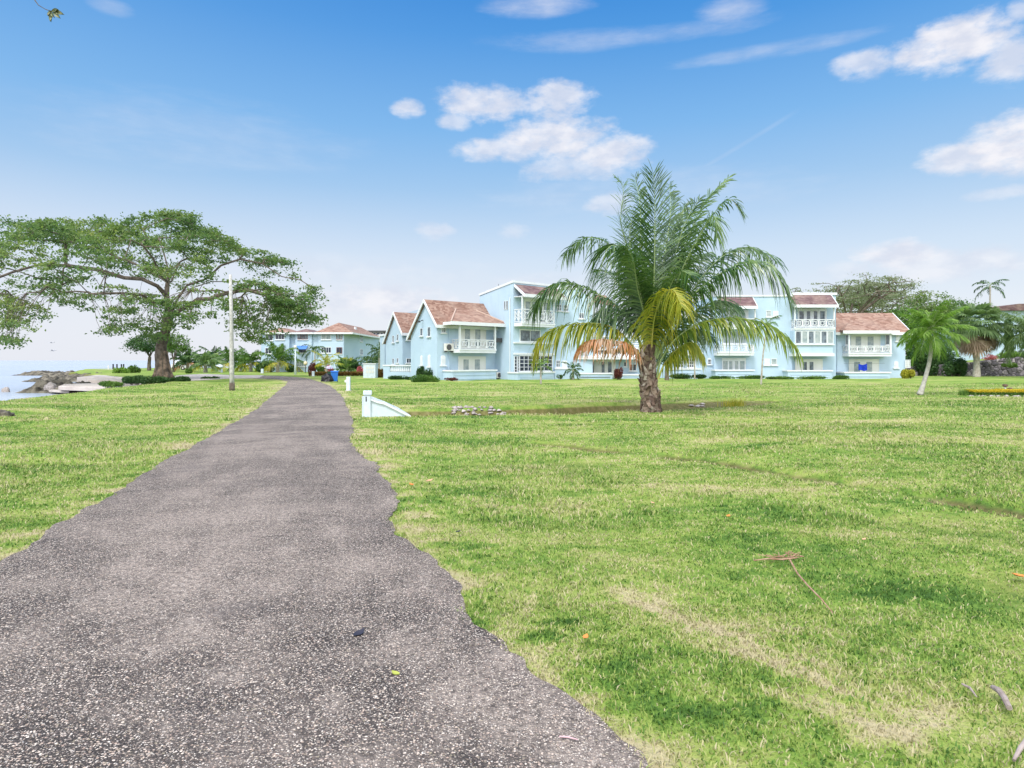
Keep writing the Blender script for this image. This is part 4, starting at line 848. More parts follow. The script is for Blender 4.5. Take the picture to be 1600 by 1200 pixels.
LM_FG = leafmat('green_frond', [(.024, .066, .024), (.050, .115, .034), (.10, .185, .048), (.19, .275, .075)], .34, .30, .9, .7)
LM_FY = leafmat('yellowing_frond', [(.10, .17, .02), (.22, .27, .03), (.38, .37, .045), (.55, .42, .08)], .40, .45, .9)
LM_FM = leafmat('yellowish_green_frond', [(.05, .115, .02), (.12, .20, .03), (.24, .30, .045), (.40, .38, .07)], .38, .38, .9)
LM_FO = leafmat('orange_dead_frond', [(.42, .15, .06), (.52, .23, .11), (.50, .33, .22), (.48, .38, .30)], .30, .6, .9)
LM_FB = leafmat('blue_green_frond', [(.06, .12, .055), (.11, .19, .075), (.18, .28, .095), (.27, .35, .13)], .38, .4)
RACH = mat('frond_midrib', (.30, .36, .07), .5, .4, var=(.42, .36, .10), var_scale=2); RACHG = mat('pale_green_midrib', (.26, .34, .14), .5, .4)
RACHO = mat('dry_midrib', (.48, .26, .10), .6, .3)
def rvec(n):
    v = rng.normal(size=(n, 3)); return v/np.linalg.norm(v, axis=1)[:, None]
def leaf_quads(C, size, up=.6, ratio=.55):
    """diamond leaf-sized faces about the centres C"""
    n = len(C); N = rvec(n)+np.array([0, 0, up]); N /= np.linalg.norm(N, axis=1)[:, None]
    A = np.cross(N, rvec(n)); A /= np.linalg.norm(A, axis=1)[:, None]; B = np.cross(N, A)
    s = (size*rng.uniform(.6, 1.35, n))[:, None]
    V = np.stack([C-A*s*.5, C+B*s*ratio*.5+N*s*.06, C+A*s*.5-N*s*.08, C-B*s*ratio*.5+N*s*.06], 1).reshape(-1, 3)
    return V, np.arange(n*4).reshape(n, 4)
def clumps_to_leaves(cl, per, spread, size, up=.6):
    n = len(cl); k = per; idx = np.repeat(np.arange(n), k)
    off = rng.normal(size=(n*k, 3))*np.array(spread); sc = rng.uniform(.55, 1.25, n)[idx]
    C = cl[idx]+off*sc[:, None]; V, F = leaf_quads(C, size, up)
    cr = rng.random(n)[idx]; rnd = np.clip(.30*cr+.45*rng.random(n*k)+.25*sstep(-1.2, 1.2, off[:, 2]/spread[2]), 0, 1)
    return V, F, rnd
class Limbs:
    """branch graph with pipe-model thickness"""
    def __init__(s): s.p = []; s.par = []
    def chain(s, pts, start=-1):
        last = start
        for q in pts: s.p.append(np.array(q, float)); s.par.append(last); last = len(s.p)-1
        return last
    def attach(s, cl, step=1.0, sag=.12, wob=.12, minz=None):
        P = np.array(s.p); order = np.argsort(np.min(np.linalg.norm(cl[:, None]-P[None], axis=2), axis=1))
        pts = list(s.p); par = s.par; s.tips = []
        A = np.zeros((len(pts)+len(cl)*6, 3)); A[:len(pts)] = P; n = len(pts); 
        for i in order:
            c = cl[i]; d = A[:n]-c; cost = np.linalg.norm(d*np.array([1, 1, 1.35]), axis=1)+np.where(A[:n, 2] > c[2]+.3, .8, 0)
            if minz is not None: cost = cost+np.where(A[:n, 2] < minz, 50, 0)
            j = int(np.argmin(cost)); a = A[j].copy(); L = np.linalg.norm(c-a); k = int(min(5, max(1, round(L/step)))); last = j
            for q in range(1, k+1):
                t = q/k; p = a+(c-a)*t+np.array([0, 0, 1])*sag*L*math.sin(math.pi*t)*.5+(rng.normal(size=3)*wob*min(L, 1.5)*.4 if q < k else 0)
                A[n] = p; par.append(last); last = n; n += 1
            s.tips.append(last)
        s.p = [A[i] for i in range(n)]
    def mesh(s, rt=.02, ex=.46, sides=5, rmax=9, base_r=None):
        n = len(s.p); w_ = np.ones(n)*.0; kids = np.zeros(n, int)
        for i in range(n):
            if s.par[i] >= 0: kids[s.par[i]] += 1
        w_[kids == 0] = 1
        for i in range(n-1, -1, -1):
            if s.par[i] >= 0: w_[s.par[i]] += w_[i]
        r = rt*w_**ex
        if base_r is not None:
            for i, x in base_r.items(): r[i] = x
        V = []; F = []; P = np.array(s.p); ang = np.arange(sides)*2*math.pi/sides; o = 0
        for i in range(n):
            j = s.par[i]
            if j < 0: continue
            a, b = P[j], P[i]; t = b-a; L = np.linalg.norm(t)
            if L < 1e-4: continue
            t /= L; u = np.cross(t, (0, 0, 1) if abs(t[2]) < .9 else (1, 0, 0)); u /= np.linalg.norm(u); v_ = np.cross(t, u)
            r0 = min(r[j], r[i]*1.35); r1 = r[i]; sd = sides if r1 < .12 else 12; an = ang if sd == sides else np.arange(sd)*2*math.pi/sd
            ring = np.cos(an)[:, None]*u+np.sin(an)[:, None]*v_
            V.append(a-t*r0*.3+ring*r0); V.append(b+t*r1*.3+ring*r1)
            for k in range(sd): F.append((o+k, o+(k+1) % sd, o+sd+(k+1) % sd, o+sd+k))
            o += 2*sd
        return np.concatenate(V), [np.array(F)]
def catmull(P, n):
    P = np.array(P, float); P = np.r_[[2*P[0]-P[1]], P, [2*P[-1]-P[-2]]]; out = []
    m = len(P)-3
    for q in np.linspace(0, m, n):
        i = min(int(q), m-1); t = q-i; a, b, c, d = P[i:i+4]
        out.append(.5*((2*b)+(-a+c)*t+(2*a-5*b+4*c-d)*t*t+(-a+3*b-3*c+d)*t**3))
    return np.array(out)
def frond_np(Pts, nl, L, h=None, droop=.9, width=.04, fwd=(.45, 1.1), lift=.15, start=.13, rr=.03, jit=.25, segs=3, tipfrac=.4):
    """one feather frond: midrib + leaflets; returns V, quads, material index, rnd"""
    Pc = catmull(Pts, 28) if len(Pts) < 20 else np.array(Pts); n = len(Pc)
    d = np.r_[0, np.cumsum(np.linalg.norm(np.diff(Pc, axis=0), axis=1))]; d /= d[-1]
    if h is None: h = Pc[-1]-Pc[0]
    h = np.array([h[0], h[1], 0.0]); h /= np.linalg.norm(h)+1e-9; S0 = np.array([h[1], -h[0], 0.0])
    T_ = np.gradient(Pc, axis=0); T_ /= np.linalg.norm(T_, axis=1)[:, None]
    t = np.linspace(start, .995, nl); t = np.repeat(t, 2)+rng.uniform(-.3, .3, 2*nl)/nl; t = np.clip(t, start, 1); side = np.tile([1, -1], nl)
    P = np.stack([np.interp(t, d, Pc[:, k]) for k in range(3)], 1); T = np.stack([np.interp(t, d, T_[:, k]) for k in range(3)], 1); T /= np.linalg.norm(T, axis=1)[:, None]
    N = np.cross(np.tile(S0, (len(t), 1)), T); N *= np.sign(N[:, 2:3]+1e-6)
    Ll = L*np.interp(t, [start, start+.1, .35, .65, .88, 1], [.45, .75, 1, .93, .62, tipfrac])*rng.uniform(1-jit*.6, 1+jit*.3, len(t))
    fa = np.interp(t, [0, 1], fwd)+rng.normal(0, .16, len(t))
    D = side[:, None]*S0*np.cos(fa)[:, None]+T*np.sin(fa)[:, None]+N*(lift+rng.normal(0, .20, len(t)))[:, None]; D /= np.linalg.norm(D, axis=1)[:, None]
    dr = droop*rng.uniform(.7, 1.3, len(t)); st = np.linspace(0, 1, segs+1); rows = []
    for s in st:
        q = P+D*(Ll*s*(1-.25*dr*s).clip(.3, 1))[:, None]; q[:, 2] -= dr*Ll*s**1.8*.75; rows.append(q)
    Wv = np.cross(D, N); Wv = T*.8+N*.35*side[:, None]; Wv /= np.linalg.norm(Wv, axis=1)[:, None]
    ws = np.interp(st, [0, .3, .75, 1], [.45, 1, .7, .08])*width
    V = []
    for k, q in enumerate(rows): V += [q-Wv*ws[k]*.5, q+Wv*ws[k]*.5]
    V = np.stack(V, 1); m = len(t); nv = 2*(segs+1); base = np.arange(m)[:, None]*nv
    F = np.concatenate([base+np.array([2*k, 2*k+1, 2*k+3, 2*k+2]) for k in range(segs)], 0)
    rn = np.tile(rng.random(m), segs); V = V.reshape(-1, 3)
    sd = 5; an = np.arange(sd)*2*math.pi/sd; o = len(V); R_ = np.interp(d, [0, .15, 1], [rr*1.5, rr, rr*.15]); RV = []
    for i in range(n):
        u = S0; v_ = np.cross(T_[i], u); RV.append(Pc[i]+R_[i]*(np.cos(an)[:, None]*u+np.sin(an)[:, None]*v_))
    RV = np.concatenate(RV); i = np.arange(n-1)[:, None, None]*sd; k = np.arange(sd)[None, :, None]
    RF = np.concatenate([o+i+k, o+i+(k+1) % sd, o+i+sd+(k+1) % sd, o+i+sd+k], 2).reshape(-1, 4)
    return np.r_[V, RV], np.r_[F, RF], np.r_[np.zeros(len(F), int), np.ones(len(RF), int)], np.r_[rn, np.full(len(RF), .5)]
def arc_frond(base, az_, e0, bend, L, n=24):
    e = e0-bend*np.linspace(0, 1, n)**1.25; st = L/(n-1); P = [np.array(base, float)]
    for k in range(n-1): P.append(P[-1]+st*np.array([math.sin(az_)*math.cos(e[k]), math.cos(az_)*math.cos(e[k]), math.sin(e[k])]))
    return np.array(P)
def merge(parts):
    V = []; F = []; M = []; Rn = []; o = 0
    for v, f, m, r in parts: V.append(v); F.append(f+o); M.append(m); Rn.append(r); o += len(v)
    return np.concatenate(V), np.concatenate(F), np.concatenate(M), np.concatenate(Rn)
def trunk_mb(P, rr, n=10, rings=0):
    mb = MB()
    Pc = catmull(P, 26); r = np.interp(np.linspace(0, 1, 26), np.linspace(0, 1, len(rr)), rr); r = r*(1+rings*(np.arange(26) % 2)); mb.tube([tuple(p) for p in Pc], list(r), n); return mb
def palm(label, base, P, rr, nf, L, ll, lm=None, e=(1.25, -.1), bend=(1.0, 1.6), nl=30, width=.05, droop=.8, old=None, nold=0, name='coconut_palm', cat='palm tree', group=None, rach=None, crown_up=.15, rk=.02, bark=None, dens=1):
    lm = lm or LM_MID; root = empty(name, base, label, cat, group)
    trunk_mb(P, rr).build('trunk', bark or PALMBARK, root, smooth=True)
    top = np.array(P[-1])+np.array([0, 0, crown_up]); g1, g2 = [], []
    for i in range(nf):
        k = i/max(1, nf-1); a = i*2.39996+rng.uniform(-.3, .3); e0 = e[0]+(e[1]-e[0])*k+rng.uniform(-.12, .12)
        f_ = frond_np(arc_frond(top-np.array([0, 0, .25*k]), a, e0, rng.uniform(*bend), L*rng.uniform(.8, 1.1)*(1 if k > .1 else .8)), nl, ll, (math.sin(a), math.cos(a), 0), droop, width, rr=rk)
        (g2 if i >= nf-nold else g1).append(f_)
    V, F, M, Rn = merge(g1); npmesh('crown', V, [F], [lm, rach or RACHG], root, mi=M, rnd=Rn)
    if g2: V, F, M, Rn = merge(g2); npmesh('old_fronds', V, [F], [old or LM_YEL, RACH], root, mi=M, rnd=Rn)
    return root
def bush(name, label, cat, c, dims, lm, n, size, group=None, lumps=9, up=.3, stems=True, flat=.25, m2=None):
    """shrub: leaf faces on and in several lumps, with short stems"""
    root = empty(name, c, label, cat, group); dims = np.array(dims, float); C = np.array(c, float)
    lc = rng.uniform(-1, 1, (lumps, 3)); lc[:, 2] = rng.uniform(.25, .62, lumps); lr = rng.uniform(.28, .5, lumps)
    lc[:, :2] *= (1-lr[:, None]*.9)
    i = rng.integers(0, lumps, n); d = rvec(n); r = lr[i]*(1-.45*rng.random(n)**2.2)
    P = lc[i]+d*r[:, None]; P[:, 2] = np.abs(P[:, 2]); P = P*np.array([dims[0]/2, dims[1]/2, dims[2]])*np.array([1, 1, 1.05])+C
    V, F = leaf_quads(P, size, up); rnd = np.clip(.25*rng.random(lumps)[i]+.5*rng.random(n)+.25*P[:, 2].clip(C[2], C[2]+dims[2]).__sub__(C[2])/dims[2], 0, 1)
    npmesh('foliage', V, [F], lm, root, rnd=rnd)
    if stems:
        mb = MB()
        for k in range(lumps):
            q = lc[k]*np.array([dims[0]/2, dims[1]/2, dims[2]])+C; mb.tube([(C[0]+(q[0]-C[0])*.5, C[1]+(q[1]-C[1])*.5, C[2]-.1), tuple(q)], [.025*dims[2]+.01, .008*dims[2]+.004], 5)
        mb.build('stems', BARK, root)
    return root
def tuft(label, x0, x1, ytop, ybase, lm, n, Y, seedy=.5):
    x0, x1 = (x0-800)/FP*Y, (x1-800)/FP*Y; cx = (x0+x1)/2; z = hz(cx, Y); H = (ybase-ytop)/FP*Y; root = empty('grass_tuft', (cx, Y, z), label, 'grass tuft')
    bx_ = rng.normal(cx, (x1-x0)*.25, n); by = rng.normal(Y, (x1-x0)*.15, n); a = rng.uniform(0, 6.28, n); h = H*rng.uniform(.35, 1, n); l_ = h*rng.uniform(.05, .5, n); w_ = .008*H/.3
    b0 = np.stack([bx_-w_, by, np.full(n, z-.02)], 1); b1 = b0+[2*w_, 0, 0]; m_ = np.stack([bx_+np.cos(a)*l_*.4, by+np.sin(a)*l_*.4, z+h*.6], 1); t_ = np.stack([bx_+np.cos(a)*l_, by+np.sin(a)*l_, z+h], 1)
    V = np.stack([b0, b1, m_+[w_*.7, 0, 0], m_-[w_*.7, 0, 0], t_], 1).reshape(-1, 3); o = np.arange(n)*5
    npmesh('blades', V, [np.stack([o, o+1, o+2, o+3], 1), np.stack([o+3, o+2, o+4], 1)], lm, root, rnd=rng.random(2*n)); return root
def gpx(px, py): p = G3(px, py); return (p.x, p.y, hz(p.x, p.y))
def bushpx(name, label, cat, x0, x1, ytop, ybase, lm, n, size, Y=None, depth=.7, **kw):
    Y = Y or CH*FP/(ybase-HY); z0 = CH-(ybase-HY)/FP*Y; w_ = (x1-x0)/FP*Y
    return bush(name, label, cat, (((x0+x1)/2-800)/FP*Y, Y, z0), (w_, w_*depth, (ybase-ytop)/FP*Y), lm, n, size, **kw)
# ---------------------------------------------------------------- the great spreading tree
def big_tree():
    Y0 = 55.0; B = W3(255, 590.5, Y0); root = empty('spreading_tree', (B.x, Y0, hz(B.x, Y0)), 'huge spreading tree with domed green crown on the shore beside the path', 'tree')
    L = Limbs()
    def pts(seq): return [tuple(W3(x, y, Y0+d)) for x, y, d in seq]
    L.chain(pts([(256, 597, 0), (255, 585, 0), (253, 570, 0), (251, 555, 0), (252, 540, 0), (257, 522, 0), (262, 507, 0), (264, 495, 0)])); fk = 7
    a = L.chain(pts([(262, 478, .3), (260, 462, .5), (262, 440, .7), (262, 418, 1), (256, 395, 1.5), (248, 372, 2)]), fk)
    L.chain(pts([(280, 485, 0), (297, 477, -.5), (309, 468, -1), (328, 467, -1.6), (353, 458, -2.2), (385, 452, -2.6), (420, 462, -3)]), fk)
    b = L.chain(pts([(277, 468, .5), (292, 446, 1), (322, 436, 1.5), (345, 415, 2), (375, 405, 2.2), (410, 412, 2.5), (440, 432, 2.5)]), fk)
    L.chain(pts([(310, 455, -2), (318, 442, -3), (332, 436, -4.5)]), fk+7+2)
    c = L.chain(pts([(246, 447, -.5), (222, 436, -1), (194, 434, -1.5), (150, 421, -2), (103, 415, -2.5), (66, 412, -3), (20, 425, -3.5), (-20, 440, -4)]), fk+2)
    L.chain(pts([(235, 425, 2), (210, 412, 3), (180, 402, 4), (150, 408, 5), (125, 397, 6), (80, 378, 6), (40, 372, 6)]), fk+3)
    L.chain(pts([(150, 400, 2), (110, 380, 3), (75, 372, 3), (35, 375, 3), (0, 385, 3)]), fk+2+0+21+3) if False else None
    L.chain(pts([(250, 430, -4), (240, 405, -6), (225, 385, -8), (205, 375, -9.5)]), fk+3)
    L.chain(pts([(268, 440, 4), (280, 410, 6), (300, 385, 8), (320, 370, 10)]), fk+3)
    L.chain(pts([(240, 470, -2), (218, 460, -4), (190, 458, -6), (165, 470, -7)]), fk+1)
    L.chain(pts([(285, 455, 3), (330, 440, 6), (370, 440, 8)]), fk+1)
    cx = (258-800)/FP*Y0; cl = []
    rp = ([0, 3, 6.6, 9.9, 11.8, 13.2], [15.0, 14.1, 12.3, 9.9, 8.0, 5.6]); lp = ([0, 3, 6, 8.3, 11, 13.8, 15.6, 17.5], [15.1, 14.8, 13.9, 13.8, 13.6, 12.6, 10.2, 6])
    tries = 0
    while len(cl) < 960 and tries < 90000:
        tries += 1; th = rng.uniform(0, 2*math.pi); q = (1+math.cos(th))/2; rm = 17.3*(1-q)+13.2*q; rm = min(rm, 13.5 if abs(math.sin(th)) > .6 else rm)
        r = rm*math.sqrt(rng.random()); dx, dy = r*math.cos(th), r*math.sin(th)*.85
        zt = np.interp(r, *lp)*(1-q)+np.interp(r, *rp)*q; zt = CH+(zt-CH)*min(1, (Y0+dy)/Y0)
        zt += (vnoise([dx], [dy], .33, 3)[0]-.5)*2.6+(vnoise([dx+9], [dy], .9, 4)[0]-.5)*1.0-.1
        low = np.interp(r, [0, 4, 8, 11, 13, 17], [8.5, 8.2, 7.6, 6.0, 4.6, 4.4]) if dx > 0 else np.interp(r, [0, 4, 8, 12, 15, 17.5], [8.5, 7.6, 8.2, 7.8, 5.5, 4.0])
        zt = max(zt, low+.8); u = rng.random(); dep = rng.exponential(.45) if u < .62 else rng.uniform(.6, zt-low)
        z = zt-dep
        if z < low: continue
        # layered gaps that let the sky through
        g_ = vnoise([dx*.5+dy*.22], [z*1.7+dy*.16+dx*.1], .55, 12)[0]*.8+vnoise([dx*1.1], [z*2.6+dy*.2], .8, 14)[0]*.3
        if dep > .35 and g_ < .64: continue
        if dep <= .35 and g_ < .42: continue
        if dep > 2.0 and rng.random() < .3: continue
        cl.append((cx+dx, Y0+dy, z))
    # loose sprays: about the trunk fork, low on the left edge, low on the right
    for (px, py, sx_, sy_, n, Y_) in ((262, 505, 10, 12, 14, 53.5), (248, 522, 14, 10, 12, 53.8), (215, 505, 22, 12, 14, 52), (190, 490, 22, 10, 12, 50), (292, 500, 10, 16, 12, 53), (178, 512, 14, 8, 8, 50), (228, 470, 16, 8, 10, 52),
                                      (22, 470, 26, 16, 16, 49), (18, 505, 24, 16, 16, 48), (12, 535, 18, 10, 12, 48), (48, 490, 16, 14, 8, 49), (-12, 480, 25, 30, 12, 49), (120, 465, 26, 14, 9, 50), (85, 445, 30, 10, 18, 50),
                                      (375, 505, 22, 14, 14, 52), (408, 505, 22, 18, 18, 52), (395, 528, 18, 9, 12, 52), (430, 478, 22, 12, 18, 53), (452, 500, 14, 8, 8, 53), (360, 478, 16, 10, 14, 51), (470, 466, 9, 5, 6, 53)):
        for k in range(n): cl.append(tuple(W3(px+rng.normal()*sx_*.6, py+rng.normal()*sy_*.6, Y_+rng.normal()*1.5)))
    cl = np.array(cl); L.attach(cl, 1.1, .10, .2, minz=6.5)
    V, F = L.mesh(.014, .49, 5, base_r={0: .78, 1: .62, 2: .52, 3: .46, 4: .42, 5: .38, 6: .36, 7: .35})
    npmesh('trunk', V, F, BARK, root, smooth=True)
    # buttress roots and peeling plates at the foot
    mb = MB()
    for k in range(7):
        a_ = k*.9+.2; x, y = B.x+math.cos(a_)*.52, Y0+math.sin(a_)*.52
        mb.tube([(B.x+math.cos(a_)*.26, Y0+math.sin(a_)*.26, 2.4), (B.x+math.cos(a_)*.38, Y0+math.sin(a_)*.38, 1.2), (x, y, .4), (B.x+math.cos(a_)*.88, Y0+math.sin(a_)*.88, -.2)], [.09, .19, .25, .18], 7)
    mb.build('buttress_root', mat('pale_flaking_bark', (.30, .22, .16), .9, .15, var=(.08, .065, .05), var_scale=2.2, bump=1, bump_scale=7), root, smooth=True)
    V, F, rn = clumps_to_leaves(cl, 38, (.40, .40, .15), .25, .9)
    npmesh('crown', V, [F], LM_TREE, root, rnd=rn)
big_tree()
def crown_tree(label, base, H, rx, rz, n, per, size, lm, seed, trunk_r=.3, cz=None, spread=(.5, .5, .2), flat=True, gap=.35, name='shade_tree', fork=.35, group=None, ry=None):
    root = empty(name, base, label, 'tree', group); b = np.array(base, float); L = Limbs(); ry = ry or rx
    k = L.chain([b+[0, 0, -.2], b+[0, 0, H*fork*.5], b+[.1*rx*.3, 0, H*fork]])
    for i in range(6):
        a = i*1.05+seed; L.chain([b+[math.cos(a)*rx*q*.8, math.sin(a)*ry*q*.8, H*(fork+(.92-fork)*(1-(1-q)**2)*.85)] for q in (.25, .5, .75)], 2)
    cl = []; t_ = 0
    while len(cl) < n and t_ < n*60:
        t_ += 1; d = rvec(1)[0]; q = rng.random()**.4
        if flat and d[2] < -.15: continue
        p = np.array([d[0]*rx*q, d[1]*ry*q, d[2]*rz*q*(1 if d[2] > 0 else .5)])
        if vnoise([p[0]+p[1]*.6+seed*7], [p[2]*1.6+p[1]*.4], 3.2/rx+.12, seed)[0] < gap: continue
        cl.append(b+p+[0, 0, H-rz])
    cl = np.array(cl); L.attach(cl, rx/7, .1, .2, minz=b[2]+H*fork*.8)
    V, F = L.mesh(.012*rx**.5, .5, 5, base_r={0: trunk_r*1.3, 1: trunk_r, 2: trunk_r*.9}); npmesh('trunk', V, F, BARK, root, smooth=True)
    V, F, rn = clumps_to_leaves(cl, per, spread, size, .8); npmesh('crown', V, [F], lm, root, rnd=rn); return root
crown_tree('pale spreading umbrella tree rising behind the red roof of the right gabled house', (52.5, 100, 1.5), 13.4, 11.5, 4.4, 330, 30, .28, LM_GREY, 3, .35, spread=(.75, .6, .13), gap=.57, fork=.4)
crown_tree('second pale umbrella tree far behind the tall palms at the right', (64, 112, 1.5), 13.0, 8.5, 4.2, 240, 36, .32, LM_GREY, 5, .45, spread=(.7, .6, .16), gap=.42, fork=.4)
b_ = W3(233, 579, 100); crown_tree('small dark tree by the jetty left of the big trunk', (b_.x, 100, 0), 5.9, 3.2, 2.6, 110, 36, .30, LM_DARK, 8, .25, spread=(.45, .45, .2), gap=.38, fork=.35)
b_ = W3(271, 579, 86); crown_tree('small light green tree just right of the big trunk', (b_.x, 86, 0), 5.2, 1.9, 2.2, 70, 34, .26, LM_MID, 9, .12, spread=(.4, .4, .25), gap=.3, fork=.3)
for i, (px, Y, H, rx, lb) in enumerate(((1408, 76, 6.6, 2.6, 'leafy green tree touching the end of the right red roof'), (1452, 80, 8.2, 3.2, 'leafy green tree behind the bright palm crown'), (1492, 82, 7.4, 3.0, 'leafy green tree left of the fan palm'))):
    c = W3(px, 0, Y); crown_tree(lb, (c.x, Y, hz(c.x, Y)), H, rx, H*.38, 150, 40, .26, (LM_MID, LM_TREE, LM_MID, LM_GREY2)[i], 20+i, .2, spread=(.5, .5, .3), gap=.22, fork=.28, flat=False)
# ---------------------------------------------------------------- main coconut palm
def main_palm():
    Y0 = 20.0; bx = (1017-800)/FP*Y0; bz = hz(bx, Y0); root = empty('coconut_palm', (bx, Y0, bz), 'large coconut palm with thick ragged trunk and one orange dead frond', 'palm tree')
    P = [(bx, Y0, bz-.1), (bx-.01, Y0, .25), (bx-.06, Y0, .75), (bx-.10, Y0, 1.15), (bx-.12, Y0, 1.6), (bx-.10, Y0, 2.1)]; rr = [.33, .275, .245, .225, .225, .17]
    Pc = catmull(P, 40); r = np.interp(np.linspace(0, 1, 40), np.linspace(0, 1, 6), rr); mb = MB()
    n = 28; V = []; F = []
    for i, p in enumerate(Pc):
        for k in range(n):
            a = 2*math.pi*k/n; q = r[i]*(1+.16*(vnoise([a*3.0], [i*.55], 1.0, 3)[0]-.5)+.13*(((i*.28+.35*math.sin(a*2)) % 1)-.5)+.07*(vnoise([a*9], [i*1.3], 1, 6)[0]-.5)); V.append((p[0]+q*math.cos(a), p[1]+q*math.sin(a), p[2]))
    for i in range(39):
        for k in range(n): F.append((i*n+k, i*n+(k+1) % n, (i+1)*n+(k+1) % n, (i+1)*n+k))
    mb.add(V, F+[tuple(range(39*n, 40*n))])
    TB = mat('ragged_palm_trunk', (.075, .048, .035), .95, .15, var=(.22, .17, .135), var_scale=7, bump=1, bump_scale=22, dirt=((.42, .37, .33), 9, .65))
    mb.build('trunk', TB, root, smooth=False)
    BOOT = mat('old_leaf_base', (.17, .13, .10), .9, .2, var=(.42, .37, .33), var_scale=6, bump=.6, bump_scale=25); BOOTM = mat('brown_leaf_base', (.13, .09, .065), .9, .2, var=(.25, .19, .15), var_scale=9); BOOTD = mat('dark_leaf_base', (.06, .04, .035), .9, .2, var=(.15, .10, .08), var_scale=9)
    for k in range(92):                                       # cut frond stubs wrapped round the trunk
        a = k*2.39996; z = .02+2.0*(k/92)**.9; c0 = np.interp(z, [p[2] for p in P], [p[0] for p in P]); rr_ = float(np.interp(z, [p[2] for p in P], rr)); m = MB()
        out = rng.uniform(.01, .05)*(1 if k % 7 else 2.6); h_ = rng.uniform(.10, .34); tw = rng.uniform(-.4, .4)
        def q(rad, aa, zz): return (c0+rad*math.cos(aa), Y0+rad*math.sin(aa), zz)
        w1, w2 = rng.uniform(.16, .40), rng.uniform(.04, .14)
        up = 1 if rng.random() < .72 else -1
        za, zb = (z, z+h_) if up > 0 else (z+.1, z-h_*.6)
        m.add([q(rr_-.02, a-w1, za), q(rr_-.02, a+w1, za), q(rr_+out, a+w2+tw, zb), q(rr_+out, a-w2+tw, zb), q(rr_+.035, a-w1, za), q(rr_+.035, a+w1, za), q(rr_+out+.03, a+w2+tw, zb), q(rr_+out+.03, a-w2+tw, zb)],
              [(0, 3, 2, 1), (4, 5, 6, 7), (0, 1, 5, 4), (1, 2, 6, 5), (2, 3, 7, 6), (3, 0, 4, 7)])
        m.build('leaf_stub', BOOT if rng.random() < .38 else (BOOTM if rng.random() < .5 else BOOTD), root)
    O = (1012, 556)
    # (points in picture px, depth at tip, material, leaflet length, droop, lateral lean vector or None, density)
    G_, Yl, Or, Bl = LM_FG, LM_FY, LM_FO, LM_FB
    fr_ = [([(1004,585),(996,552),(960,513),(915,505),(868,513),(844,530),(838,556)], .6, Yl, 1.05, 1.15, None),
           ([(1004,580),(1000,540),(978,491),(932,458),(884,441),(850,456),(834,484)], 1.2, G_, 1.30, 1.05, None),
           ([(1003,588),(998,560),(982,541),(955,532),(925,532),(904,546)], -.6, Or, .78, 1.0, None),
           ([(1008,560),(1002,500),(984,430),(955,384),(915,371),(882,398)], 2.0, G_, 1.15, .95, None),
           ([(1010,560),(1006,490),(992,425),(972,388),(950,388),(936,430)], -1.2, G_, 1.15, .95, None),
           ([(1010,560),(1002,470),(984,400),(970,345),(974,296),(962,277)], 1.0, Bl, .85, .30, None),
           ([(1014,560),(1010,470),(1002,390),(1000,320),(992,276)], 1.8, G_, .95, .35, (.5,1,0)),
           ([(1018,560),(1021,470),(1023,390),(1023,320),(1021,270)], -1.2, G_, 1.15, .12, (0,1,0)),
           ([(1020,560),(1030,470),(1040,390),(1048,330),(1046,288)], 2.2, G_, 1.00, .35, (.3,1,0)),
           ([(1022,560),(1045,460),(1072,380),(1100,318),(1138,278)], 1.0, Bl, .95, .40, None),
           ([(1022,560),(1046,470),(1078,400),(1112,338),(1140,312),(1157,330)], -.6, G_, .95, .75, None),
           ([(1022,560),(1040,490),(1066,420),(1096,362),(1116,338),(1120,372)], -1.8, Bl, .90, .85, None),
           ([(1024,560),(1044,505),(1075,465),(1112,415),(1155,388),(1196,396),(1215,412)], 1.5, G_, 1.05, .95, None),
           ([(1026,560),(1046,515),(1082,462),(1128,426),(1172,408),(1208,420),(1232,462)], -.8, G_, 1.25, 1.05, None),
           ([(1026,590),(1034,560),(1062,524),(1108,501),(1162,498),(1212,514),(1244,545)], -.5, LM_FM, 1.0, 1.15, None),
           ([(1016,585),(1018,545),(1022,500),(1034,463),(1052,453),(1066,480)], -2.6, Yl, 1.15, 1.15, (.35,-1,0)),
           ([(1028,592),(1040,566),(1062,543),(1082,535),(1096,552)], -.2, Yl, .70, 1.3, None),
           ([(1012,560),(1000,500),(975,455),(948,425),(930,425)], 2.6, G_, 1.1, .9, None),
           ([(1016,560),(1012,480),(1008,430),(1000,380),(985,350)], 2.6, G_, 1.15, .45, (-.6,1,0)),
           ([(1020,560),(1036,490),(1056,440),(1082,405),(1108,395)], 2.6, G_, 1.1, .8, None),
           ([(1024,560),(1050,520),(1084,490),(1120,470),(1150,478)], 2.0, G_, 1.1, 1.0, None),
           ([(1018,560),(1024,480),(1034,420),(1052,360),(1072,318)], 2.5, G_, 1.10, .40, (.6,1,0)),
           ([(1008,560),(992,515),(968,488),(944,484),(928,505)], 2.4, G_, 1.0, 1.1, None),
           ([(1014,560),(1008,500),(996,450),(990,410),(978,385)], -2.0, G_, 1.1, .8, (-.6,-1,0)),
           ([(1022,560),(1032,500),(1044,455),(1062,425),(1080,430)], -2.0, G_, 1.1, .9, (.6,-1,0)),
           ([(1012,560),(1004,490),(990,440),(984,370),(990,330)], .3, G_, 1.10, .35, (-.4,1,0)),
           ([(1020,560),(1032,480),(1052,410),(1070,350),(1092,312)], .2, G_, 1.10, .40, (.5,1,0)),
           ([(1024,575),(1040,540),(1062,520),(1090,515),(1112,530)], 2.2, G_, .95, 1.1, None)]
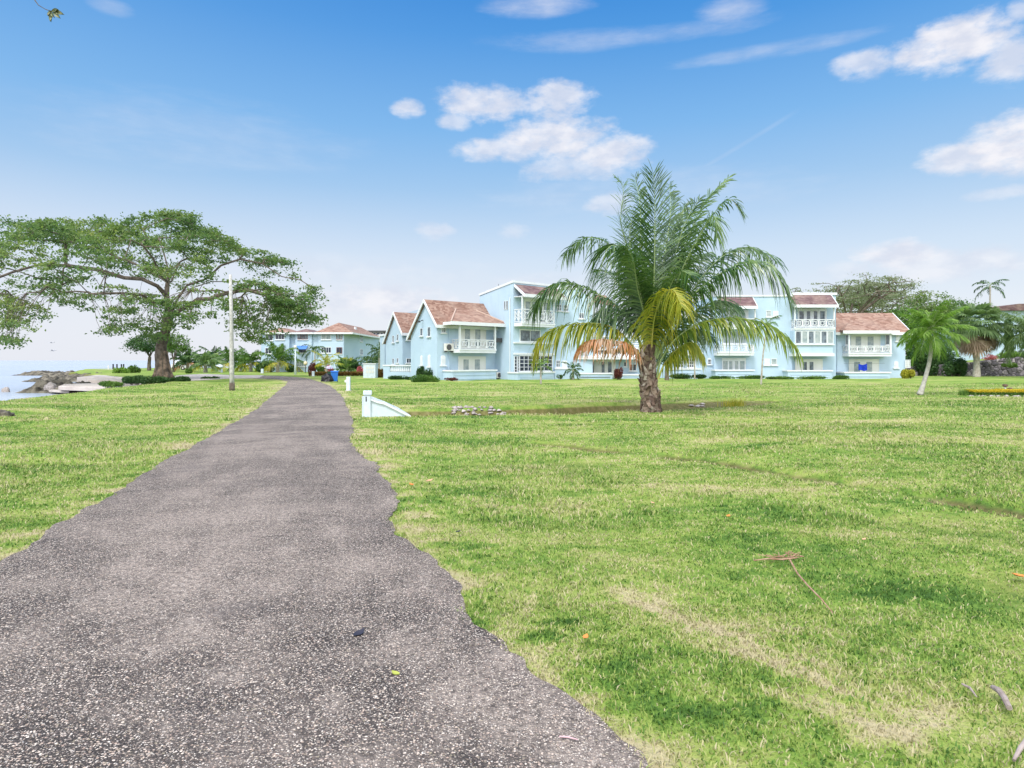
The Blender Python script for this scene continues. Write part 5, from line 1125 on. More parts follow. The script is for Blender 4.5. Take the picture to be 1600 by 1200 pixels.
    for i, (pts, dt, m, ll, dr, lean) in enumerate(fr_):
        k = len(pts); P3 = [tuple(W3(x, y, Y0+dt*(j/(k-1))**1.3)) for j, (x, y) in enumerate(pts)]
        v, f_, mi, rn = frond_np(P3, 100, ll*(1.15 if dr > .6 else 1.12), lean, dr*1.05, .047, fwd=(.22, .85) if dr > .6 else (.62, 1.1), lift=.22 if dr > .6 else .1, start=.24 if dr > 1 else .18, rr=.03, segs=4, jit=.45)
        o = npmesh('frond', v, [f_], [m, {LM_FO: RACHO, LM_FY: RACH}.get(m, RACHG)], root, mi=mi, rnd=rn)
        if m is Or: o['label'] = 'orange dead frond hanging at the left'
        elif i == 0: o['label'] = 'long yellow green frond arching low to the left'
        elif i == 15: o['label'] = 'yellow frond drooping towards the path side in front'
    # hanging dry spathe and fibre at the crown foot
    m = MB(); m.tube([(bx-.02, Y0-.2, 1.7), (bx-.05, Y0-.28, 2.0), (bx-.1, Y0-.2, 2.4)], [.05, .09, .03], 8); m.build('spathe', BOOTD, root)
main_palm()
# ---------------------------------------------------------------- other palms
def pl(label, px, ybase, ytop_trunk, ytop, sp, Y=None, lean=0, nf=16, **kw):
    """px/rows in the photograph: trunk foot, trunk top, crown top, half spread"""
    Y = Y or CH*FP/(ybase-HY); b = W3(px, ybase, Y); t_ = W3(px+lean, ytop_trunk, Y); L = sp/FP*Y*1.4
    mid = tuple(b.lerp(t_, .5)+Vector((-lean*.15/FP*Y, 0, 0))); r = kw.pop('r', .14)
    return palm(label, tuple(b), [(b.x, b.y, b.z-.1), mid, tuple(t_)], [r*1.25, r, r*.8], nf, L, kw.pop('ll', L*.32), **kw)
GP = 'young coconut palms beyond the big tree'
pl('dark coconut palm with orange lower fronds, first right of the big trunk', 293, 579.5, 568, 536, 20, 92, nf=16, lm=LM_DARK, old=LM_FO, nold=2, r=.22, group=GP, e=(1.4, .1), bend=(.6, 1.3), ll=1.0, nl=34, width=.12)
pl('feathery coconut palm with orange brown trunk, standing nearest behind the promenade', 321, 582.5, 570, 543, 22, 84, nf=18, lm=LM_FB, old=LM_YEL, nold=2, r=.24, group=GP, e=(1.4, 0), bend=(.7, 1.4), ll=.9, nl=34, width=.11)
pl('tall dark coconut palm behind the feathery one', 334, 578.5, 562, 532, 20, 104, nf=16, lm=LM_DARK, r=.2, group=GP, e=(1.4, .1), bend=(.7, 1.4), ll=1.0, nl=32, width=.13)
pl('coconut palm half hidden by the white pole', 360, 580, 566, 540, 24, 92, nf=18, lm=LM_MID, old=LM_YEL, nold=3, r=.2, group=GP, e=(1.4, 0), bend=(.8, 1.5), ll=1.0, nl=32, width=.12)
pl('coconut palm with drooping yellow fronds right of the white pole', 392, 580.5, 567, 542, 24, 90, nf=18, lm=LM_MID, old=LM_YEL, nold=4, r=.2, group=GP, e=(1.4, -.1), bend=(.8, 1.5), ll=1.0, nl=32, width=.12)
pl('low bushy coconut palm between the white pole and the apartments', 376, 579, 570, 552, 18, 98, nf=14, lm=LM_DARK, r=.2, group=GP, e=(1.3, -.1), bend=(.8, 1.5), ll=.9, nl=18, width=.1)
pl('wide coconut palm with long yellow side fronds in front of the distant apartments', 434, 581.5, 566, 538, 32, 86, nf=18, lm=LM_MID, old=LM_YEL, nold=5, r=.22, group=GP, e=(1.45, 0), bend=(.7, 1.5), ll=1.1, nl=36, width=.11)
GQ = 'palms round the distant apartments'
pl('slim dark green palm with arching crown against the corner of the apartments', 492, 577, 548, 533, 17, 80, nf=11, lm=LM_DARK, r=.09, group=GQ, e=(1.1, .1), bend=(1.5, 2.1), ll=.55, nl=22, width=.07, name='palm')
pl('yellow green feather palm beside the blue bin', 510, 583.5, 570, 548, 20, 76, nf=13, lm=LM_YEL, r=.14, group=GQ, e=(1.4, .35), bend=(.8, 1.3), ll=.6, nl=20, width=.07, name='palm')
pl('dark palm beside the pinkish building, left of the gabled houses', 592.5, 580, 549, 536, 16, 75, nf=14, lm=LM_DARK, r=.10, group=GQ, e=(1.2, -.5), bend=(.9, 1.5), ll=.6, nl=18, width=.09, name='palm')
for i, (px, yt, s, lb) in enumerate(((573, 556, 15, 'left'), (585, 558, 15, 'right'))):
    pl('low dark arching palm behind the white meter box, %s one of two' % lb, px, 580, 566, yt, s, 78+i, nf=12, lm=LM_DARK, r=.07, group=GQ, e=(1.2, .1), bend=(1.3, 1.9), ll=.5, nl=18, width=.08, name='palm')
pl('spiky green palm shrub at the wall of the apartments', 542, 582, 578, 558, 22, 82, nf=20, lm=LM_MID, r=.12, group=GQ, e=(1.4, .15), bend=(.6, 1.2), ll=.55, nl=18, width=.08, name='palm')
GS = 'young palms on the lawn before the row'
pl('slender young palm standing before the grille windows of the tall block', 845, 599.5, 572, 545, 17, nf=9, lm=LM_MID, r=.055, group=GS, e=(1.2, 0), bend=(1.1, 1.8), ll=.35, nl=20, width=.05, name='palm')
pl('slender palm with very thin tall trunk before the three storey block', 1189, 601, 511, 492, 20, lean=9, nf=9, lm=LM_MID, r=.05, group=GS, e=(1.2, .1), bend=(1.2, 2.0), ll=.32, nl=22, width=.05, name='palm')
pl('thin young palm whose crown is hidden behind the right fronds of the big palm', 1085.5, 591, 528, 518, 14, Y=52, nf=8, lm=LM_MID, r=.05, group=GS, e=(1.2, .1), bend=(1.2, 2.0), ll=.32, nl=20, width=.05, name='palm')
crown_tree('small round leafy tree with swollen trunk right behind the big palm', (W3(1042, 591, 51).x, 51, 0), 2.6, .95, .85, 50, 34, .13, LM_DARK, 2, .16, spread=(.16, .16, .12), gap=.1, fork=.45, flat=False)
pl('small dark palm against the courtyard wall left of the orange frond', 895.5, 592, 578, 563, 14, Y=53, nf=15, lm=LM_DARK, r=.09, group=GS, e=(1.2, -.6), bend=(.8, 1.4), ll=.35, nl=18, width=.06, name='palm')
# bright palm with bent white trunk on the right lawn
Yb = 29.6; tr_ = [W3(1437, 617, Yb), W3(1443, 600, Yb), W3(1451, 570, Yb), W3(1455, 545, Yb), W3(1455, 527, Yb)]
palm('bright green palm with bent white trunk on the right lawn', tuple(tr_[0]), [tuple(p) for p in tr_], [.14, .095, .085, .08, .075], 32, 1.6, .50, LM_BRIGHT, e=(1.35, -.75), bend=(.5, 1.3), nl=64, width=.034, droop=.7, name='palm', crown_up=.50, rk=.018,
     bark=mat('whitish_bark', (.33, .31, .28), .85, .2, var=(.46, .44, .40), var_scale=8, bump=.5, bump_scale=30, dirt=((.30, .28, .24), 12, .5)))
# fan palm with its dead skirt
def fan_palm(label, px, ybase, yskirt, ytop, sp, Y, z0=0.0):
    b = W3(px, ybase, Y); root = empty('fan_palm', tuple(b), label, 'palm tree'); ts = W3(px, yskirt, Y).z; tt = W3(px, ytop, Y).z; S = sp/FP*Y
    trunk_mb([(b.x, b.y, b.z-.1), (b.x, b.y, (b.z+ts)/2), (b.x, b.y, ts+1.0)], [.36, .27, .26]).build('trunk', PALMBARK, root, smooth=True)
    zc = tt-(tt-ts)*.42; parts = []; dead = []
    def fan(c, d, r, n, dr, w_, lst):
        d = np.array(d)/np.linalg.norm(d); u = np.cross(d, (0, 0, 1)); u /= np.linalg.norm(u)+1e-9; nn = np.cross(u, d); V = []; F = []
        for k in range(n):
            a = (k/(n-1)-.5)*2.9; q = d*math.cos(a)+u*math.sin(a); L = r*rng.uniform(.85, 1.1)*(1-.25*abs(a)/1.5); p0 = c; p1 = c+q*L*.55; p2 = c+q*L-np.array([0, 0, dr*L]); sd = np.cross(q, nn); o = len(V)
            V += [p0-sd*.01, p0+sd*.01, p1+sd*w_, p1-sd*w_, p2+sd*.01, p2-sd*.01]; F += [(o, o+1, o+2, o+3), (o+3, o+2, o+4, o+5)]
        F = np.array(F); lst.append((np.array(V), F, np.zeros(len(F), int), np.repeat(rng.random(n), 2)))
    for i in range(46):
        a = i*2.39996; e0 = 1.2-1.75*(i/45)**.9; d = np.array([math.sin(a)*math.cos(e0), math.cos(a)*math.cos(e0), math.sin(e0)]); pet = S*.55*rng.uniform(.8, 1.1)
        fan(np.array([b.x, b.y, zc])+d*pet, d+np.array([0, 0, -.15]), S*.55, 18, .35, .075, parts)
    for i in range(60):
        a = rng.uniform(0, 6.28); z = rng.uniform(ts+.4, ts+.55*(zc-ts)); k = (z-ts)/(zc-ts); rr_ = (.15+.42*math.sin(min(1, k*1.1)*1.7))*S; d = np.array([math.sin(a)*.5, math.cos(a)*.5, -1.0])
        fan(np.array([b.x+math.sin(a)*rr_, b.y+math.cos(a)*rr_, z+.3]), d, S*.42, 12, .2, .06, dead)
    V, F, M, Rn = merge(parts); npmesh('crown', V, [F], LM_GREY2, root, rnd=Rn)
    V, F, M, Rn = merge(dead); npmesh('dead_skirt', V, [F], LM_DEAD, root, rnd=Rn)
fan_palm('fan palm with a thick skirt of dead leaves before the stone wall', 1526, 587.5, 553, 474, 43, 62)
pl('grey green feather palm cut by the right edge of the picture', 1608, 585, 520, 450, 42, Y=60, nf=36, lm=LM_GREY2, r=.2, e=(1.3, -.6), bend=(.8, 1.5), ll=.95, nl=40, width=.08, name='palm', cat='palm tree')
pl('tall thin palm silhouetted against the sky above the fan palm', 1547, 520, 447, 434, 21, Y=100, nf=11, lm=LM_DARK, r=.13, e=(1.0, -.4), bend=(.8, 1.6), ll=.7, nl=16, width=.13, name='palm', cat='palm tree')
pl('small young palm before the house on the rise', 1576, 560, 533, 525, 9, Y=70, nf=8, lm=LM_DARK, r=.06, e=(1.0, 0), bend=(.8, 1.6), ll=.4, nl=14, width=.07, name='palm')
# ---------------------------------------------------------------- shrubs and hedges
bushpx('shrub', 'round dark green shrub at the gable wall of the left house, taller one', 'shrub', 650, 664, 572.5, 590, LM_DARK, 2600, .09, Y=51.5)
bushpx('shrub', 'round dark green shrub at the gable wall of the left house, right one', 'shrub', 661, 676, 577.5, 591, LM_DARK, 2200, .09, Y=50.5)
bushpx('shrub', 'low wide olive green shrub bed in front of the left gable wall', 'shrub', 634, 688, 585.5, 597.5, LM_MID, 6000, .10, Y=46.5, depth=.4, lumps=16)
bushpx('shrub', 'low dark planting at the foot of the balustrade wall', 'shrub', 606, 652, 587.5, 593, LM_DARK, 2500, .10, Y=53, depth=.25, lumps=12)
bushpx('shrub', 'dark reddish strip of plants under the left patio wall', 'shrub', 692, 716, 590, 594.8, LM_RED, 1200, .08, Y=48.6, depth=.3)
bushpx('shrub', 'small green plant beside the patio of the tall block', 'shrub', 868, 880, 585.5, 592.5, LM_DARK, 700, .08, Y=53.2)
bushpx('shrub', 'dark red leaved shrub under the orange palm frond', 'shrub', 958, 976, 573, 591.5, LM_RED, 1500, .13, Y=54.5)
bushpx('hedge', 'dark green clipped hedge left part, along the barred windows', 'hedge', 1040, 1084, 584.5, 591.5, LM_DARK, 4200, .09, Y=55.3, depth=.2, lumps=18)
bushpx('hedge', 'dark green low hedge right part, under the small arched window', 'hedge', 1080, 1106, 585, 591.5, LM_DARK, 2600, .09, Y=55.0, depth=.25, lumps=12)
for i, (a, b2, t2) in enumerate(((1106, 1150, 587), (1150, 1196, 586.2), (1196, 1242, 588), (1242, 1300, 587.6), (1300, 1330, 586.5))):
    bushpx('ground_cover_plant', 'low light green planting strip at the wall, %s' % ['right of the arched window', 'below the row of french windows', 'below the plain blue wall', 'below the bay windows', 'left of the towel patio'][i], 'plant', a, b2, t2, 592.3, LM_MID, 2200, .09, Y=54.4, depth=.2, lumps=16, group='planting strips along the row')
bushpx('shrub', 'yellow green croton bush at the corner of the right gabled house', 'shrub', 1408, 1433, 577, 591.3, LM_YEL, 2600, .13, Y=56, up=.8)
for i, (x0, x1, yt, yb, lm, Y, n, lb) in enumerate(((1400, 1440, 508, 590, LM_MID, 74, 4500, 'tall leafy green bush with orange blossom behind the right gable'), (1418, 1462, 540, 589, LM_DARK, 66, 4200, 'dark dense shrub right of the wall cage'),
        (1452, 1502, 532, 590, LM_DARK, 68, 5200, 'dark dense shrub mass behind the bent palm'), (1472, 1512, 560, 590, LM_DARK, 64, 2600, 'low dark shrub at the left end of the stone wall'), (1430, 1500, 490, 545, LM_MID, 90, 4000, 'mid green tree crown behind the bright palm'))):
    bushpx('tall_shrub', lb, 'shrub', x0, x1, yt, yb, lm, n, .22, Y=Y, depth=.6, lumps=14)
bushpx('flowering_shrub', 'shrub with pink flowers hanging over the stone wall', 'shrub', 1534, 1562, 554, 567, LM_PINK, 800, .13, Y=65.8, depth=.4)
bushpx('hedge', 'bright green hedge on top of the stone wall', 'hedge', 1556, 1612, 548, 561, LM_BRIGHT, 3600, .13, Y=66.2, depth=.35, lumps=16)
bushpx('shrub', 'light green creeper growing on the stone wall', 'shrub', 1562, 1592, 566, 574, LM_BRIGHT, 1200, .11, Y=63.2, depth=.2)
for i, (x0, x1, yt, yb, lm, Y, lb) in enumerate(((1540, 1564, 478, 500, LM_GREY2, 78, 'grey green tree crown before the mauve roof'), (1594, 1640, 480, 545, LM_MID, 76, 'green tree crown at the right edge before the hillside house'), (1570, 1584, 500, 560, LM_DARK, 74, 'dark narrow shrub before the hillside house'))):
    bushpx('tall_shrub', lb, 'shrub', x0, x1, yt, yb, lm, 3000, .24, Y=Y, depth=.6, lumps=12)
# golden hedge bed in the lawn
Yg = 28.3; z0 = hz(21, Yg)
def golden():
    root = empty('golden_hedge', (W3(1565, 0, Yg).x, Yg, z0), 'low clipped hedge with bright yellow top along the flower bed at the right', 'hedge')
    x0, x1 = W3(1515, 0, Yg).x, W3(1680, 0, Yg).x; n = 15000
    P = np.c_[rng.uniform(x0, x1, n), Yg+rng.uniform(-.35, .45, n), rng.beta(3, 1.3, n)*.31+z0]; P[:, 2] += (vnoise(P[:, 0], P[:, 1], 3, 3)-.5)*.05
    tp = P[:, 2] > z0+.19; V, F = leaf_quads(P[tp], .05, .8); npmesh('yellow_top', V, [F], LM_GOLD, root, rnd=rng.random(tp.sum())); V, F = leaf_quads(P[~tp], .055, .3); npmesh('foliage', V, [F], LM_MID, root, rnd=rng.random((~tp).sum())*.7)
golden()
for i in range(9):
    px = 1518+11*i+rng.uniform(-3, 3); p = W3(px, 0, Yg-.55); rock('edging_stone', (p.x, Yg-.5, z0+.02), (.13, .09, .06), 'pale edging stone at the foot of the yellow hedge', 'stone', 300+i, STONE, .4, 'edging stones of the flower bed', i, 2)
tuft('wispy pale grass tuft at the left end of the yellow hedge', 1499, 1516, 612, 624.5, LM_MID, 160, 28.4)
tuft('tall wispy weed tuft in the lawn right of the big palm', 1132, 1163, 612.5, 630, LM_YEL, 190, 24.0)
bushpx('agave', 'blue grey low plant behind the yellow hedge', 'plant', 1572, 1597, 611.5, 618, LM_FB, 900, .08, Y=29.2)
BRZ = mat('bronze_lamp', (.10, .06, .03), .5, .4); 
for px, yt, lb in ((1570.5, 600, 'small bronze path lamp in the flower bed, taller left one'), (1578.5, 605.5, 'small bronze path lamp in the flower bed, shorter right one')):
    p = W3(px, 618, 29.4); root = empty('garden_lamp', (p.x, p.y, z0), lb, 'lamp'); zt_ = W3(px, yt, 29.4).z
    MB().tube([(p.x, p.y, z0-.02), (p.x, p.y, zt_-.12)], .02, 8).build('pole', BRZ, root); MB().tube([(p.x, p.y, zt_-.13), (p.x, p.y, zt_-.10), (p.x, p.y, zt_-.03), (p.x, p.y, zt_)], [.05, .12, .10, .03], 14).build('lamp_shade', BRZ, root); MB().tube([(p.x, p.y, zt_-.22), (p.x, p.y, zt_-.131)], .045, 10).build('lens', CREAM, root)
# planting before the distant apartments
for (x0, x1, yt, yb, lm, n, Y, lb) in ((524, 562, 562, 583, LM_DARK, 3600, 83, 'big dark green shrub at the apartment wall'), (526, 556, 559, 572, LM_YEL, 900, 84, 'yellow tinged shrub top at the apartment wall'), (480, 496, 567, 584, LM_RED, 1300, 80, 'dark red croton left of the yellow feather palm'),
        (494, 508, 568, 583.5, LM_MID, 1300, 79, 'green shrub between croton and yellow feather palm'), (506, 522, 571, 583, LM_PINK, 900, 78, 'pink flowering shrub behind the bins'), (557, 570, 571, 585, LM_PINK, 900, 76, 'pink bougainvillea left of the white meter box'),
        (446, 462, 572, 581.5, LM_DARK, 1000, 84, 'dark round bush at the apartment wall left of the lamp post'), (400, 430, 566, 581, LM_DARK, 2000, 84, 'dark dense bush between the palms and the apartments'), (586, 600, 575, 591, LM_BROWN, 1200, 60, 'brownish shrub between meter box and balustrade wall'),
        (176, 203, 574.5, 583, LM_BRIGHT, 1200, 80, 'light green shore bush left of the small dark tree'), (200, 222, 570, 583.5, LM_MID, 1200, 82, 'taller shore bush below the small dark tree'), (289, 302, 576, 583, LM_MID, 500, 78, 'little bush at the edge of the promenade'),
        (312, 342, 588.5, 593.5, LM_DARK, 900, 54.5, 'low weeds at the lawn edge of the promenade')):
    bushpx('shrub', lb, 'shrub', x0, x1, yt, yb, lm, n, .20 if Y > 70 else .13, Y=Y, depth=.6)
def strip_hedge(label, x0, x1, yt, yb, Y, n):
    z0_ = CH-(yb-HY)/FP*Y; h_ = (yb-yt)/FP*Y; root = empty('hedge', (W3((x0+x1)/2, 0, Y).x, Y, z0_), label, 'hedge'); a, b2 = W3(x0, 0, Y).x, W3(x1, 0, Y).x
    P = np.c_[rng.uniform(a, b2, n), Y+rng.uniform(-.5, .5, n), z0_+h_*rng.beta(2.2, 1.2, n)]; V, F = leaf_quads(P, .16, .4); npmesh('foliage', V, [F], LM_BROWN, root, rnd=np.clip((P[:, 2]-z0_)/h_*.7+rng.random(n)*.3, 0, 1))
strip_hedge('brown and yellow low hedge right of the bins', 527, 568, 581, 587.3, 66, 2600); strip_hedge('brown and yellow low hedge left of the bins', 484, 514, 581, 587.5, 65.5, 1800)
# weeds round the foot of the great tree
for (x0, x1, yt, yb, n, Y, lb) in ((190, 232, 587.5, 599, 2800, 46, 'dark weeds at the shore edge left of the big trunk'), (222, 262, 588.5, 600, 2800, 45, 'dark leafy weeds right at the foot of the big trunk'), (252, 300, 588.5, 597.5, 2800, 49, 'dark weeds spreading right of the big trunk'), (152, 192, 596, 603.5, 1800, 41, 'olive weeds at the lawn edge beside the concrete platform')):
    bushpx('weed_clump', lb, 'weeds', x0, x1, yt, yb, LM_MID if Y == 41 else LM_DARK, n, .13, Y=Y, depth=.4, lumps=14)
# ---------------------------------------------------------------- path side objects
PLB = mat('bright_blue_plastic', (.02, .14, .52), .45, .4, dirt=((.02, .08, .28), 4, .4)); PLG = mat('dark_green_plastic', (.01, .06, .035), .45, .4)
def wheelie(label, px, yb, yt, wpx, m, rot, Y):
    b = W3(px, yb, Y); w_ = wpx/FP*Y/2; h_ = (yb-yt)/FP*Y; z = 0; root = empty('wheelie_bin', (b.x, Y, z), label, 'bin'); fr = Fr((b.x, Y), (math.cos(rot), math.sin(rot)))
    k = .80; d = w_*1.05; mb = MB(fr); mb.add([(-w_*k, -d*k, .06), (w_*k, -d*k, .06), (w_*k, d*k, .06), (-w_*k, d*k, .06), (-w_, -d, h_*.9), (w_, -d, h_*.9), (w_, d, h_*.9), (-w_, d, h_*.9)], [(3, 2, 1, 0), (4, 5, 6, 7), (0, 1, 5, 4), (1, 2, 6, 5), (2, 3, 7, 6), (3, 0, 4, 7)])
    mb.build('body', m, root, bevel=.02)
    MB(fr).prism([(-w_*1.08, -d*1.1, h_*.90), (-w_*1.08, d*1.05, h_*.93), (-w_*1.08, d*1.05, h_*.99), (-w_*1.08, -d*.5, h_), (-w_*1.08, -d*1.1, h_*.94)], (w_*2.16, 0, 0)).build('lid', m, root)
    for s in (-1, 1): MB(fr).tube([(s*w_*.86, d*.8, .11), (s*w_*1.02, d*.8, .11)], .11, 14).build('wheel', BLACK, root)
    MB(fr).tube([(-w_*.8, d*1.1, h_*.9), (w_*.8, d*1.1, h_*.9)], .02, 8).build('handle', m, root); return root
wheelie('bright blue wheelie bin beside the path', 522.5, 597, 579.5, 10.5, PLB, .35, 47.0); wheelie('dark green wheelie bin half hidden behind the blue bin', 515.8, 593.5, 579.3, 7.5, PLG, .2, 50.5)
BAGM = mat('black_bin_bag', (.01, .01, .014), .45, .35, bump=.2, bump_scale=12)
p = W3(511, 598, 46.6); tag(rock('rubbish_bag', (p.x, 46.6, .18), (.36, .3, .42), 'x', 'bag', 61, BAGM, .45), 'black rubbish bag slumped against the bins by the path', 'bag')
p = W3(514.5, 577.5, 50.5); tag(rock('rubbish_bag', (p.x, 50.5, .98), (.22, .2, .16), 'x', 'bag', 67, mat('pale_lilac_plastic_bag', (.45, .42, .60), .4, .4), .45), 'pale lilac plastic bag on top of the green bin', 'bag')
def bollard(label, px, yb, yt, wpx, knob=False):
    Y = CH*FP/(yb-HY); b = W3(px, yb, Y); w_ = wpx/FP*Y/2; h_ = (yb-yt)/FP*Y; z = hz(b.x, Y); root = empty('bollard', (b.x, Y, z), label, 'bollard', 'white bollards along the path')
    MB().box(b.x-w_, b.x+w_, Y-w_, Y+w_, z-.1, z+h_).build('post', POSTW, root, bevel=.02)
    MB().box(b.x-w_*1.5, b.x+w_*1.5, Y-w_*1.5, Y+w_*1.5, z-.1, z+.04).build('base', CONC, root)
    if knob: MB().tube([(b.x-w_-.09, Y, z+h_*.68), (b.x-w_-.001, Y, z+h_*.68)], [.07, .09], 12).build('lamp', CREAM, root)
bollard('nearest white square bollard with side lamp, right of the path', 544.5, 611, 588.8, 5.6, True); bollard('small white bollard at the brown hedge left of the bins', 489.4, 588.2, 580.2, 3.4); bollard('small white bollard far left beyond the path bend', 409.8, 583.3, 576.3, 3.4)
bollard('tiny white bollard between the palms behind the white pole', 346.5, 582, 576.8, 2.4)
# white lamp post with a globe
Y = 71.5; p = W3(461.5, 585.5, Y); root = empty('street_lamp', (p.x, Y, 0), 'white lamp post before the distant apartments', 'street lamp'); zt_ = W3(461, 545, Y).z
MB().tube([(p.x, Y, -.1), (p.x, Y, 1.2), (p.x, Y, zt_)], [.14, .09, .06], 12).build('pole', POSTW, root, smooth=True); MB().tube([(p.x, Y, zt_), (p.x, Y, zt_+.1), (p.x, Y, zt_+.3), (p.x, Y, zt_+.42)], [.06, .17, .17, .05], 14).build('lamp_globe', CREAM, root, smooth=True)
Y = 80; p = W3(477.5, 583, Y); root = empty('street_lamp', (p.x, Y, 0), 'short lamp with a round cream globe at the apartment corner', 'street lamp'); zt_ = W3(477, 567.5, Y).z
MB().tube([(p.x, Y, -.1), (p.x, Y, zt_-.2)], .05, 10).build('pole', DGREY, root); import bmesh
bm = bmesh.new(); bmesh.ops.create_uvsphere(bm, u_segments=16, v_segments=10, radius=.24); me = bpy.data.meshes.new('lamp_globe'); bm.to_mesh(me); bm.free(); me.materials.append(mat('cream_globe', (.72, .60, .40), .4, .4)); o = link('lamp_globe', me, root); o.location = (0, 0, zt_)
# meter cabinet
Y = 58; f = Fr((W3(567.5, 0, 58.5).x, 58.5), (1, -.12)); root = empty('meter_cabinet', f.pt(0, 0, 0), 'white masonry meter cabinet standing on the lawn beyond the bins', 'cabinet'); u1 = f.u(586.5); z1 = f.z(577, 569)
MB(f).box(0, u1, 0, .7, -.1, z1).build('body', POSTW, root); MB(f).box(-.05, u1+.05, -.05, .75, z1+.001, z1+.07).build('cap', TRIM, root)
for j in range(2):
    for i in range(3):
        a = u1*(.26+.22*i); MB(f).box(a, a+u1*.16, -.03, -.001, z1*(.36+.28*j), z1*(.54+.28*j)).build('meter_box', ACW, root)
# culvert headwall beside the path
def headwall():
    Y = 18.1; A = P2(579.5, Y); f = Fr(A, np.array(P2(642, 18.3))-np.array(A)); z0_ = hz(A[0], Y); root = empty('culvert_headwall', (A[0], Y, z0_), 'white painted culvert headwall with square post and sloping wing beside the path', 'headwall')
    w0 = f.u(567); zt_ = f.z(573, 610.5)
    MB(f).box(-.185, 0, -.10, .10, z0_-.3, zt_-.12).build('post', POSTW, root, bevel=.012); MB(f).box(-.21, .025, -.125, .125, zt_-.119, zt_).build('cap', POSTW, root, bevel=.015)
    MB(f).box(-.245, -.186, .0, .35, z0_-.3, f.z(568, 620)).build('side_pier', POSTW, root, bevel=.01)
    MB(f).box(-.14, -.11, -.106, -.099, f.z(573, 627), f.z(573, 619.5)).build('slot', BLACK, root)
    U = [f.u(x) for x in (580, 590, 600, 612, 622, 632, 642)]; Z = [f.z(x, y) for x, y in ((580, 625.5), (590, 629.5), (600, 631.8), (612, 637.5), (622, 642.5), (632, 647.5), (642, 652.3))]
    U[0] = .001; mb = MB(f); k = len(U)
    pts = [(U[i], -.05, Z[i]) for i in range(k)]+[(U[-1], -.05, -.7), (U[0], -.05, -.7)]; mb.prism(pts, (0, .12, 0)); mb.build('wing_wall', POSTW, root)
    mb = MB(f); mb.prism([(U[i], -.10, Z[i]+.001) for i in range(k)]+[(U[i], -.10, Z[i]+.045) for i in range(k-1, -1, -1)], (0, .22, 0)); mb.build('coping', TRIM, root)
    Z2 = [f.z(x, y, .5) for x, y in ((580, 619.5), (600, 627), (622, 637), (640, 648))]; U2 = [f.u(x, .5) for x in (580, 600, 622, 640)]
    mb = MB(f); mb.prism([(U2[i], .45, Z2[i]) for i in range(4)]+[(U2[3], .45, -.7), (U2[0], .45, -.7)], (0, .1, 0)); mb.build('back_wing', POSTW, root)
headwall()
# utility pole
def pole():
    Y = 33.3; b = W3(362.5, 611, Y); root = empty('utility_pole', (b.x, Y, hz(b.x, Y)), 'white weathered wooden pole on the left lawn in front of the big tree', 'pole'); z0_ = hz(b.x, Y)
    m = mat('limewashed_pole', (.50, .49, .46), .9, .15, var=(.34, .34, .31), var_scale=7, bump=.6, bump_scale=25, dirt=((.22, .22, .19), 7, .7))
    t_ = W3(360, 429, Y); pts = [(b.x, Y, z0_-.2), (b.x-.01, Y, 1.2), (b.x-.03, Y, 3.5), tuple(t_)]; MB().tube(pts, [.125, .115, .095, .075], 14).build('shaft', m, root, smooth=True)
    MB().tube([(b.x, Y, z0_-.1), (b.x, Y, z0_+.42)], [.142, .135], 14).build('dark_foot', BARK, root, smooth=True)
    MB().box(b.x+.02, b.x+.06, Y-.16, Y-.10, 2.05, 2.14).build('tag', ACW, root)
pole()
# jetty with four posts
Y = 112.0; p = W3(172, 577, Y); root = empty('jetty', (p.x, Y, 0), 'low concrete jetty with four dark mooring posts on the horizon', 'jetty')
MB().box(W3(155, 0, Y).x, W3(196, 0, Y).x, Y-1, Y+6, -1.6, .02).build('deck', CONC, root)
for px in (174, 180, 187, 190.5): x = W3(px, 0, Y).x; MB().tube([(x, Y+.5, .02), (x, Y+.5, .95)], .12, 8).build('mooring_post', BLACK, root)
MB().tube([(W3(158, 0, Y).x, Y+2, .02), (W3(158, 0, Y).x, Y+2, .75)], .09, 8).build('mooring_post', ACW, root)
# white van, stone table, pale pavilion between the far palms
Y = 106.0; f = Fr((W3(267, 0, Y).x, Y), (1, 0)); L_ = f.u(290); van = empty('parked_van', f.pt(L_/2, 0, 0), 'white van parked between the far coconut palms right of the big trunk', 'van'); zg = .0
VP = mat('white_car_paint', (.70, .72, .76), .3, .5)
MB(f).prism([(0, 0, .3), (L_, 0, .3), (L_, 0, .95), (L_*.97, 0, 1.5), (L_*.42, 0, 1.55), (L_*.22, 0, 1.02), (0, 0, .92)], (0, 1.7, 0)).build('body', VP, van, bevel=.06)
MB(f).prism([(L_*.27, -.012, 1.02), (L_*.60, -.012, 1.02), (L_*.60, -.012, 1.42), (L_*.43, -.012, 1.42)], (0, .011, 0)).build('side_window', GLASSD, van); MB(f).box(L_*.64, L_*.92, -.012, -.001, 1.02, 1.40).build('side_window', GLASSD, van)
for u in (.2, .8):
    wh = MB(f).tube([(L_*u, -.03, .32), (L_*u, .25, .32)], .32, 18).build('wheel', BLACK, van); MB(f).tube([(L_*u, -.045, .32), (L_*u, -.031, .32)], .16, 14).build('rim', ACW, wh)
Y = 87.0; p = W3(346.5, 582, Y)
p = W3(343.5, 0, 90); root = empty('mushroom_shelter', (p.x, 90, 0), 'white mushroom shaped concrete shelter under the far palms', 'shelter'); MB().tube([(p.x, 90, -.1), (p.x, 90, .55)], [.16, .12], 12).build('column', POSTW, root); MB().tube([(p.x, 90, .55), (p.x, 90, .62), (p.x, 90, .85), (p.x, 90, 1.05)], [.3, .72, .5, .05], 20).build('roof', POSTW, root, smooth=True)
